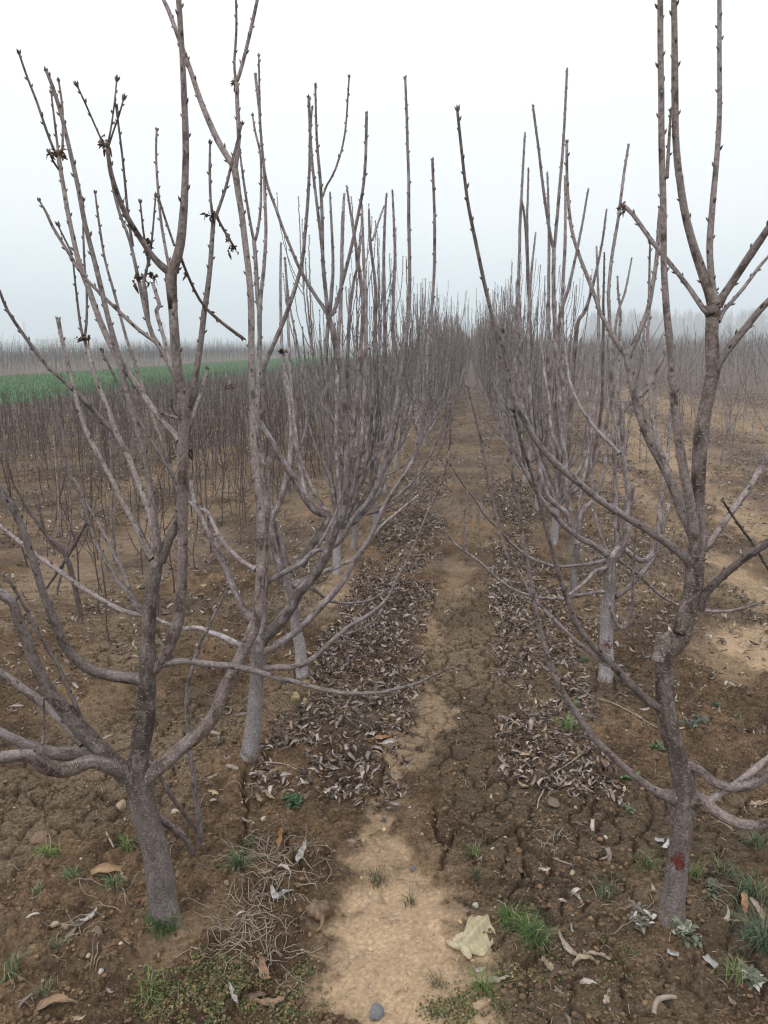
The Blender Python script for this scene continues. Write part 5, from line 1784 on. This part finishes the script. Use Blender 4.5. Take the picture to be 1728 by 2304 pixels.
# ---- single dry leaves
LEAVES = [  # px, py, length px, angle deg in the picture, colour, lift, label
    (632, 1915, 46, 80, (0.36, 0.20, 0.10), 0.7, 'orange brown leaf standing upright in the straw tangle'),
    (240, 1992, 88, 15, (0.30, 0.20, 0.12), 0.05, 'long curled brown leaf lying left of the tilted trunk'),
    (130, 2282, 84, 8, (0.25, 0.17, 0.11), 0.05, 'twisted brown leaf at the bottom left'),
    (595, 2225, 62, 110, (0.27, 0.175, 0.115), 0.2, 'upright brown leaf in the pile at the bottom'),
    (610, 2285, 60, 5, (0.24, 0.16, 0.11), 0.05, 'flat brown leaf lowest in the pile at the bottom'),
    (575, 2262, 60, 15, (0.14, 0.095, 0.07), 0.05, 'dark brown leaf in the pile at the bottom'),
    (660, 2238, 28, 50, (0.33, 0.22, 0.13), 0.1, 'small tan leaf right of the pile at the bottom'),
    (525, 2270, 52, 120, (0.36, 0.33, 0.31), 0.1, 'pale grey leaf left of the pile at the bottom'),
    (1275, 2150, 66, 110, (0.36, 0.31, 0.26), 0.05, 'pale torn leaf right of the lush grass'),
    (1312, 2160, 30, 90, (0.30, 0.25, 0.21), 0.05, 'small grey leaf beside the pale torn leaf'),
    (1340, 2180, 56, -15, (0.28, 0.22, 0.17), 0.05, 'grey brown leaf right of the pale torn leaf'),
    (1315, 2192, 56, 0, (0.33, 0.26, 0.19), 0.05, 'light brown leaf under the grey brown one'),
    (1245, 2205, 62, -50, (0.30, 0.23, 0.16), 0.05, 'curled tan leaf in the moss right of the sand'),
    (1262, 2040, 44, -20, (0.34, 0.30, 0.26), 0.1, 'pale torn leaf on cracked soil above the lush grass'),
    (1295, 2040, 34, -60, (0.34, 0.30, 0.27), 0.1, 'second smaller torn leaf on the cracked soil'),
    (1106, 2222, 70, 5, (0.33, 0.28, 0.23), 0.05, 'long thin pale leaf below the cream glove'),
    (1672, 2060, 44, 70, (0.36, 0.22, 0.13), 0.3, 'curled orange leaf standing near the right edge'),
    (1697, 2075, 44, 100, (0.32, 0.26, 0.22), 0.3, 'pale curled leaf beside the orange one at the right edge'),
    (1680, 1825, 60, 20, (0.40, 0.38, 0.36), 0.15, 'large pale crumpled leaf under the lowest right limb'),
    (1710, 1815, 44, 10, (0.30, 0.22, 0.15), 0.1, 'brown leaf beside the large pale crumpled leaf'),
    (1365, 2270, 40, 60, (0.33, 0.28, 0.23), 0.05, 'pale leaf at the bottom right of the moss'),
    (1268, 1790, 46, 5, (0.38, 0.33, 0.29), 0.1, 'pale curled leaf beside the bent twig right of the path'),
    (620, 2050, 44, 120, (0.42, 0.41, 0.41), 0.1, 'whitish grey leaf in the lower straw'),
    (640, 2045, 40, 30, (0.42, 0.41, 0.42), 0.1, 'second whitish leaf in the lower straw'),
    (680, 1945, 50, 75, (0.34, 0.32, 0.31), 0.15, 'grey crumpled leaf at the right end of the straw'),
    (640, 1995, 40, -40, (0.42, 0.38, 0.33), 0.1, 'pale leaf in the middle of the straw'),
    (600, 2010, 34, 10, (0.28, 0.21, 0.16), 0.1, 'brown leaf in the middle of the straw'),
    (200, 2090, 46, 45, (0.42, 0.40, 0.39), 0.1, 'whitish stalk like leaf on the small stone heap'),
    (160, 2125, 60, 70, (0.20, 0.165, 0.14), 0.1, 'dark crumpled leaf in the small stone heap'),
    (120, 1890, 40, 30, (0.30, 0.20, 0.13), 0.1, 'tan leaf above the bright grass tuft'),
    (280, 2008, 26, 150, (0.26, 0.19, 0.13), 0.05, 'short brown leaf touching the tilted trunk'),
    (1500, 1925, 40, 50, (0.48, 0.46, 0.44), 0.1, 'bright white crumpled leaf right of the painted trunk'),
    (855, 1680, 44, 15, (0.30, 0.16, 0.09), 0.05, 'orange brown leaf at the tip of the leaf litter'),
    (1180, 1960, 20, 40, (0.40, 0.34, 0.28), 0.05, 'tiny pale leaf on the cracked crust'),
    (1010, 1390, 20, 0, (0.40, 0.32, 0.22), 0.05, 'pale leaf alone on the path'),
]
for px, py, ln, ang, colr, lift, lab in LEAVES:
    c = ground_at(px, py)
    rr = np.hypot(*(ground_at(px + 10, py) - c)[:2]) / 10
    rng = np.random.RandomState(int(px * 7 + py))
    pv, pf = leaf_proto(rng, ln * rr * 1.25, ln * rr * rng.uniform(0.13, 0.20), 1.0, 13, 9)
    pv = pv + (rng.rand(*pv.shape) - .5) * 0.0022
    cc = np.tile((*colr, 1), (len(pv), 1))
    cc[:, :3] *= rng.uniform(0.8, 1.2, (len(pv), 1))
    o = link('dry_leaf', mesh_np('dry_leaf', pv, pf, None, LITTER, dict(col=('FLOAT_COLOR', cc))), None, (c[0], c[1], gz(c[0], c[1]) + 0.003 + lift * 0.02))
    o.rotation_euler = (rng.uniform(-0.3, 0.3), -lift * 1.4, R(ang) + YAW)
    tag(o, lab, 'leaf', 'single dry leaves on the soil')

# ---- twigs lying about
TWIGS = [
    (['J490,868,9', 'J400,920,10', 'J320,985,11', 'J250,1050,12', 'J195,1130,12', 'J172,1180,11', 'J163,1245,9'], 0.015, 'bare curved twig lying on dark soil right of the path'),
    (['J20,870,9', 'J90,940,10', 'J160,1000,10', 'J240,1050,8'], 0.006, 'straight twig in the litter meeting the curved twig'),
    (['J420,435,8', 'J520,505,9', 'J650,575,9', 'J780,640,8', 'J940,720,7'], 0.01, 'long thin dry stalk between the two nearest right trees'),
    (['C1340,752,22', 'C1380,760,24', 'C1425,775,22'], 0.008, 'short cut stick behind the rising right limb'),
    (['C1475,1020,26', 'C1510,1035,28', 'C1545,1052,26'], 0.008, 'short pinkish cut stick beside the pale second trunk'),
    (['C690,1440,14', 'C715,1490,14', 'C745,1545,10'], 0.006, 'short brown twig left of the tilted trunk'),
    (['C650,795,18', 'C690,775,20', 'C735,755,16'], 0.008, 'pale stick behind the low left limbs'),
    (['F450,1360,8', 'F500,1385,11', 'F560,1405,10', 'F640,1420,6'], 0.006, 'forked dry straw stalk below the leaf litter'),
    (['F235,1630,8', 'F290,1580,12', 'F370,1570,12', 'F470,1575,10', 'F560,1605,6'], 0.008, 'pale bent straw stalk in front of the pale second trunk'),
    (['F925,1050,7', 'F870,1130,8', 'F852,1210,8', 'F890,1270,8', 'F935,1310,6'], 0.012, 'thin curved stem lying over the leaf litter'),
    (['J270,1560,10', 'J330,1580,10', 'J420,1605,8'], 0.005, 'thin dry stalk below the branched dead weed'),
    (['N1470,2290,12', 'N1480,2262,13', 'N1520,2258,9'], 0.01, 'pale bent stalk at the bottom right'),
    (['J500,1690,6', 'J530,1750,7', 'J545,1800,6'], 0.01, 'thin stalk leaning beside the star shaped grass'),
]
TW = flat_mat('dead_twig', (0.22, 0.18, 0.15), (0.32, 0.265, 0.21), 60, 0.75, 0.3, 0.001)
for toks, lift, lab in TWIGS:
    pts = [tile_px(q) for q in toks]
    P = np.array([ground_at(p[0], p[1], lift) for p in pts])
    rad = np.array([p[2] for p in pts]) * 0.5 * ((P - ORIG) @ AXIS) / FPX
    SP = spline(np.concatenate((P, rad[:, None]), 1), 0.012)
    Q = SP[:, :3].copy()
    gg = ground_z(Q[:, 0], Q[:, 1])
    gg = np.convolve(np.pad(gg, 4, mode='edge'), np.ones(9) / 9, 'valid')
    Q[:, 2] = gg + SP[:, 3] + lift * 0.7
    rng = np.random.RandomState(len(lab))
    g = Geo()
    T, U, W, L = g.tube(Q, SP[:, 3], 7, 0, lump=0.15, rng=rng)
    g.buds(Q[3:-1:6] + U[3:-1:6] * SP[3:-1:6, 3:4], U[3:-1:6] * 0.7 + T[3:-1:6] * 0.7, np.full(len(Q[3:-1:6]), 0.004), 0.002)
    tag(link('twig', g.mesh('twig', TW)), lab, 'twig', 'twigs and stalks lying on the soil')

# branched dead weed lying flat
g = Geo()
rng = np.random.RandomState(6)
for a, b_ in ((('J330', 1380), ('J200', 1510)), (('J200', 1510), ('J150', 1440)), (('J290', 1430), ('J340', 1400)), (('J240', 1470), ('J290', 1520)), (('J270', 1440), ('J240', 1400)), (('J200', 1510), ('J280', 1560)), (('J220', 1490), ('J180', 1470))):
    p = tile_px('%s,%d' % a)
    q = tile_px('%s,%d' % b_)
    A_, B_ = ground_at(*p[:2]), ground_at(*q[:2])
    k = np.linspace(0, 1, 6)[:, None]
    Q = A_ * (1 - k) + B_ * k + rng.randn(6, 3) * 0.004
    Q[:, 2] = ground_z(Q[:, 0], Q[:, 1]) + 0.006
    g.tube(Q, np.linspace(0.0016, 0.001, 6), 5, 0)
    g.buds(Q, rng.randn(6, 3) * 0.6, np.full(6, 0.007), 0.001)
tag(link('dead_weed', g.mesh('dead_weed', bpy.data.materials['straw'])), 'branched straw coloured dead weed lying on soil right of the crust', 'weed')

# ---- cream work glove
def glove():
    import bmesh
    c = ground_at(1065, 2118)
    z0 = gz(c[0], c[1])
    m = flat_mat('glove_cloth', (0.44, 0.385, 0.262), (0.35, 0.30, 0.20), 30, 0.9, 0.5, 0.0015)
    root = empty('work_glove', (c[0], c[1], z0))
    tag(root, 'crumpled cream cloth work glove lying at the right edge of the pale sand', 'glove')

    def loc(px, py, h):
        p = ground_at(px, py, z0)
        return np.array((p[0] - c[0], p[1] - c[1], h))

    def bag(name, secs, n=18, seed=0, close=True, hollow=False):
        """flattened tube through sections (px, py, half width px, height m)"""
        rng = np.random.RandomState(seed)
        S = np.array(secs, float)
        k = np.linspace(0, len(S) - 1, len(S) * 4)
        S = np.stack([np.interp(k, np.arange(len(S)), S[:, i]) for i in range(4)], -1)
        for _ in range(2):
            S[1:-1] = (S[:-2] + 2 * S[1:-1] + S[2:]) / 4
        V, F = [], []
        N = len(S)
        for i in range(N):
            p = loc(S[i, 0], S[i, 1], 0)
            pn = loc(*S[min(i + 1, N - 1), :2], 0) - loc(*S[max(i - 1, 0), :2], 0)
            pn /= np.linalg.norm(pn) + 1e-9
            sd = np.array((-pn[1], pn[0], 0))
            wm = np.linalg.norm(loc(S[i, 0] + S[i, 2], S[i, 1], 0) - p)
            hm = S[i, 3]
            for j in range(n):
                a = j * 2 * math.pi / n
                ca, sa = math.cos(a), math.sin(a)
                wr = 1 + 0.07 * math.sin(3 * a + i * 0.5 + seed) + 0.05 * math.sin(5 * a - i * 0.35) + 0.03 * math.sin(9 * a + i * 0.8)
                V.append(p + sd * wm * math.copysign(abs(ca) ** 0.8, ca) * wr + np.array((0, 0, 1)) * (hm * 0.78 * (0.5 + 0.5 * sa * wr) + 0.002 * math.sin(i * 1.3 + j)))
        for i in range(N - 1):
            for j in range(n):
                F.append((i * n + j, i * n + (j + 1) % n, (i + 1) * n + (j + 1) % n, (i + 1) * n + j))
        T = []
        if close:
            for e, rev in (((0), True), ((N - 1), False)):
                b = len(V)
                V.append(np.mean(V[e * n:e * n + n], axis=0))
                for j in range(n):
                    T.append((e * n + (j + 1) % n, e * n + j, b) if rev else (e * n + j, e * n + (j + 1) % n, b))
        me = mesh_np(name, V, F, T, m)
        return link(name, me, root)

    # the hand of the glove: two layers of cloth, folded over once, the cuff rolled open
    def q8(x, y):
        return loc(864 + x / 1.92, 1728 + y / 1.92, 0)
    nu, nv = 44, 36
    top = [q8(*p) for p in ((352, 690), (378, 672), (405, 664), (432, 670), (455, 690), (474, 716), (486, 744))]
    low = [q8(*p) for p in ((318, 778), (330, 780), (345, 786), (362, 796), (382, 806), (404, 814), (432, 816))]
    rngc = np.random.RandomState(4)
    V, F = [], []
    for lay in (0, 1):
        for i in range(nu):
            u = i / (nu - 1)
            pt = np.array([np.interp(u * 6, range(7), [p[k] for p in top]) for k in range(3)])
            pl = np.array([np.interp(u * 6, range(7), [p[k] for p in low]) for k in range(3)])
            for j in range(nv):
                v = j / (nv - 1)
                p = pt * (1 - v) + pl * v
                fold = u - (0.62 - 0.22 * v)
                h = 0.009 + 0.020 * max(0, 1 - abs(fold) / (0.10 if fold > 0 else 0.34)) + 0.010 * max(0, 1 - abs(u - 0.16) / 0.13) * (1 - 0.5 * v)
                h += 0.010 * math.exp(-(v / 0.10) ** 2) * (0.6 + 0.4 * math.sin(u * 11))
                h += 0.0022 * math.sin(u * 23 + v * 9) + 0.0016 * math.sin(v * 31 - u * 12)
                edge = min(u, 1 - u, 1 - v) / 0.07
                h *= min(1, 0.35 + 0.65 * edge)
                p[2] = h if lay == 0 else 0.001 + h * (0.10 if v > 0.08 else 0.55 * (0.08 - v) / 0.08 + 0.10) * 0.5
                V.append(p)
    o2 = nu * nv
    for i in range(nu - 1):
        for j in range(nv - 1):
            k = i * nv + j
            F.append((k, k + nv, k + nv + 1, k + 1))
            F.append((o2 + k, o2 + k + 1, o2 + k + nv + 1, o2 + k + nv))
    for j in range(nv - 1):
        F.append((j, j + 1, o2 + j + 1, o2 + j))
        k = (nu - 1) * nv + j
        F.append((k + 1, k, o2 + k, o2 + k + 1))
    for i in range(nu - 1):
        k = i * nv + nv - 1
        F.append((k, k + nv, o2 + k + nv, o2 + k))
    link('palm', mesh_np('palm', V, F, None, m), root)
    bag('finger', [(1056, 2116, 8, 0.020), (1045, 2114, 9, 0.026), (1034, 2117, 9, 0.024), (1024, 2121, 8, 0.018), (1018, 2124, 4, 0.008)], 16, 2)
    bag('finger', [(1038, 2134, 8, 0.012), (1028, 2134, 8, 0.016), (1018, 2130, 7, 0.015), (1010, 2124, 6, 0.012), (1005, 2119, 3, 0.007)], 16, 3)
    bag('finger', [(1036, 2126, 9, 0.016), (1042, 2136, 11, 0.022), (1049, 2146, 10, 0.020), (1055, 2155, 8, 0.015), (1058, 2160, 4, 0.008)], 16, 4)



glove()

# ---- wrinkled brown pouch on the edge of the sand
def pouch():
    c = ground_at(718, 2080)
    z0 = gz(c[0], c[1])
    rng = np.random.RandomState(2)
    n, N = 28, 20
    V, F = [], []
    for i in range(N):
        t = i / (N - 1)
        ph = math.pi * t
        for j in range(n):
            a = j * 2 * math.pi / n
            w = 1 + 0.10 * math.sin(5 * a + 4 * t) + 0.07 * math.sin(9 * a - 7 * t) + 0.06 * math.sin(11 * t + 2 * a) + rng.uniform(-0.02, 0.02)
            r = math.sin(ph) ** 0.8
            V.append((0.034 * r * math.cos(a) * w, 0.030 * r * math.sin(a) * w, 0.020 - 0.020 * math.cos(ph) * w))
    for i in range(N - 1):
        for j in range(n):
            F.append((i * n + j, i * n + (j + 1) % n, (i + 1) * n + (j + 1) % n, (i + 1) * n + j))
    m = flat_mat('dried_skin', (0.085, 0.052, 0.032), (0.20, 0.135, 0.08), 50, 0.45, 0.6, 0.002, 0.4)
    root = empty('dried_pouch', (c[0], c[1], z0 - 0.004))
    tag(root, 'wrinkled brown dried pouch resting on the left edge of the pale sand', 'dried pouch')
    link('body', mesh_np('body', V, F, None, m), root)
    g = Geo()
    g.tube(spline(np.array(((0.012, -0.020, 0.018), (0.016, -0.034, 0.010), (0.014, -0.048, 0.005), (0.006, -0.060, 0.004))), 0.004), np.linspace(0.007, 0.0035, len(spline(np.array(((0.012, -0.020, 0.018), (0.016, -0.034, 0.010), (0.014, -0.048, 0.005), (0.006, -0.060, 0.004))), 0.004))), 8, 0)
    link('neck', g.mesh('neck', m), root)


pouch()

# scraps of paper
for px, py, w_, lab in ((1512, 2172, 13, 'small white paper scrap in dark soil at the lower right'), (1596, 2190, 16, 'torn white paper scrap near the bottom right'), (1482, 1910, 10, 'little white scrap right of the painted trunk')):
    c = ground_at(px, py)
    rr = np.hypot(*(ground_at(px + w_, py) - c)[:2])
    rng = np.random.RandomState(px)
    k = 7
    V = [((i / (k - 1) - .5) * 2 * rr, (j / (k - 1) - .5) * 1.3 * rr, 0.10 * rr * math.sin(i * 1.3 + j) + rng.uniform(0, 0.08) * rr) for i in range(k) for j in range(k)]
    F = [(i * k + j, i * k + j + 1, (i + 1) * k + j + 1, (i + 1) * k + j) for i in range(k - 1) for j in range(k - 1)]
    o = link('paper_scrap', mesh_np('paper_scrap', V, F, None, flat_mat('paper', (0.33, 0.33, 0.33), (0.24, 0.235, 0.23), 20, 0.7, 0.1)), None, (c[0], c[1], gz(c[0], c[1]) + 0.004))
    md = o.modifiers.new('thickness', 'SOLIDIFY')
    md.thickness = 0.0006
    o.rotation_euler = (rng.uniform(-.2, .2), rng.uniform(-.2, .2), rng.uniform(0, 6.28))
    tag(o, lab, 'paper scrap')

# ---- far distance: wood, building, lattice towers
def far_wood(name, x0, x1, y0, y1, n, H, seed, mat):
    rng = np.random.RandomState(seed)
    g = Geo()
    k = np.linspace(0, 1, 3)
    g.tube(np.stack((0 * k, 0 * k, k), -1), 0.012 * (1 - k * 0.8), 3, 0)
    for i in range(34):
        f = rng.uniform(0.15, 0.95)
        a = rng.uniform(0, 6.28)
        ln = rng.uniform(0.12, 0.32) * (1.15 - f * 0.7)
        P = np.array(((0, 0, f), (math.cos(a) * ln * .28, math.sin(a) * ln * .28, f + ln * .45), (math.cos(a) * ln * .42, math.sin(a) * ln * .42, min(f + ln, 1.03))))
        g.tube(P, np.array((0.006, 0.004, 0.002)), 3, 0)
    pv, pq, pt = np.vstack(g.V), np.vstack(g.Q), np.vstack(g.T)
    P = np.stack((rng.uniform(x0, x1, n), rng.uniform(y0, y1, n), np.zeros(n)), -1)
    V, Q, T = tile(pv, pq, pt, P, rotz(rng.uniform(0, 6.28, n)), H * rng.uniform(0.6, 1.1, n))
    nn = len(V)
    me = mesh_np(name, V, Q, T, mat, dict(bark=('FLOAT_VECTOR', V * 0.1), rad=('FLOAT', np.full(nn, 0.012))))
    return tag(link(name, me), kind='stuff')


far_wood('far_wood', 80, 400, 530, 600, 1500, 23, 41, BARK)
far_wood('far_treeline', -600, 20, 600, 660, 1100, 10, 42, BARK)


def box(V, F, x0, x1, y0, y1, z0, z1):
    b = len(V)
    V += [(x, y, z) for z in (z0, z1) for x, y in ((x0, y0), (x1, y0), (x1, y1), (x0, y1))]
    F += [(b, b + 3, b + 2, b + 1), (b + 4, b + 5, b + 6, b + 7)] + [(b + i, b + (i + 1) % 4, b + 4 + (i + 1) % 4, b + 4 + i) for i in range(4)]


def building():
    D = 640.0
    a, b = at_dist(82, 790, D), at_dist(208, 790, D)
    ctr = (a + b) / 2
    wd = np.hypot(*(b - a)[:2])
    root = empty('building', (ctr[0], ctr[1], 0))
    root.rotation_euler = (0, 0, YAW)
    tag(root, 'long low building half lost in mist beyond the left fields', 'building')
    wall = flat_mat('pale_wall', (0.62, 0.60, 0.58), (0.55, 0.53, 0.51), 0.4, 0.9, 0.1)
    dark = flat_mat('window_dark', (0.06, 0.07, 0.08), (0.09, 0.10, 0.11), 0.5, 0.4, 0.0)
    H = 9.6
    V, F = [], []
    box(V, F, -wd / 2, wd / 2, 0, 9, -0.3, H)
    link('wall', mesh_np('wall', V, F, None, wall, smooth=False), root)
    V, F = [], []
    box(V, F, -wd / 2 - 0.2, wd / 2 + 0.2, -0.25, 9.2, H, H + 0.35)
    link('roof', mesh_np('roof', V, F, None, flat_mat('roof_slab', (0.40, 0.38, 0.37), (0.34, 0.33, 0.32), 0.4, 0.9, 0.1), smooth=False), root)
    V, F = [], []
    box(V, F, -1.4, 1.4, 2.5, 6, H + 0.35, H + 1.3)
    link('stair_house', mesh_np('stair_house', V, F, None, wall, smooth=False), root)
    for fl in range(3):
        for i in range(12):
            x = -wd / 2 + (i + 0.5) * wd / 12
            V, F = [], []
            box(V, F, x - 0.75, x + 0.75, -0.05, 0.1, 0.9 + fl * 3.1, 2.4 + fl * 3.1)
            link('window', mesh_np('window', V, F, None, dark, smooth=False), root)


building()
STEEL = flat_mat('tower_steel', (0.33, 0.34, 0.35), (0.27, 0.28, 0.29), 2, 0.6, 0.0)
for (px, top, D, lab) in ((60, 724, 620, 'thin lattice mast with a wide top, faint in mist left of the building'), (373, 728, 650, 'faint lattice pylon in mist behind the trunk of the left tree')):
    b = at_dist(px, 790, D)
    tp = at_dist(px, top, D)
    H = tp[2]
    root = empty('lattice_mast', (b[0], b[1], 0))
    tag(root, lab, 'mast')
    g = Geo()
    n = 10
    for sx, sy in ((-1, -1), (1, -1), (1, 1), (-1, 1)):
        k = np.linspace(0, 1, 6)
        wdt = 1.1 * (1 - k) + 0.35
        g.tube(np.stack((sx * wdt, sy * wdt, k * H), -1), np.full(6, 0.09), 4, 0)
    for i in range(n):
        k0, k1 = i / n, (i + 1) / n
        w0, w1 = 1.1 * (1 - k0) + 0.35, 1.1 * (1 - k1) + 0.35
        for s in (-1, 1):
            for (ax, bx) in ((-1, 1), (1, -1)):
                g.tube(np.array(((ax * w0, s * w0, k0 * H), (bx * w1, s * w1, k1 * H))), np.full(2, 0.05), 3, 0)
                g.tube(np.array(((s * w0, ax * w0, k0 * H), (s * w1, bx * w1, k1 * H))), np.full(2, 0.05), 3, 0)
    link('lattice', g.mesh('lattice', STEEL), root)
    g = Geo()
    for zz in (0.97, 0.92):
        g.tube(np.array(((-1.8, 0, H * zz), (1.8, 0, H * zz))), np.full(2, 0.14), 4, 0)
    g.tube(np.array(((0, -1.8, H * .97), (0, 1.8, H * .97))), np.full(2, 0.14), 4, 0)
    link('cross_arm', g.mesh('cross_arm', STEEL), root)

# ---- the misty air: a closed box round everything
V, F = [], []
box(V, F, -760, 760, -60, 800, -1.3, 29)
hz = bpy.data.materials.new('mist')
hz.use_nodes = True
t = hz.node_tree
for n in list(t.nodes):
    t.nodes.remove(n)
o_ = t.nodes.new('ShaderNodeOutputMaterial')
pv = t.nodes.new('ShaderNodeVolumePrincipled')
pv.inputs['Color'].default_value = (0.86, 0.945, 1.0, 1)
pv.inputs['Density'].default_value = 0.0019
pv.inputs['Anisotropy'].default_value = 0.0
t.links.new(pv.outputs[0], o_.inputs['Volume'])
tag(link('haze', mesh_np('haze', V, F, None, hz, smooth=False)), kind='stuff')
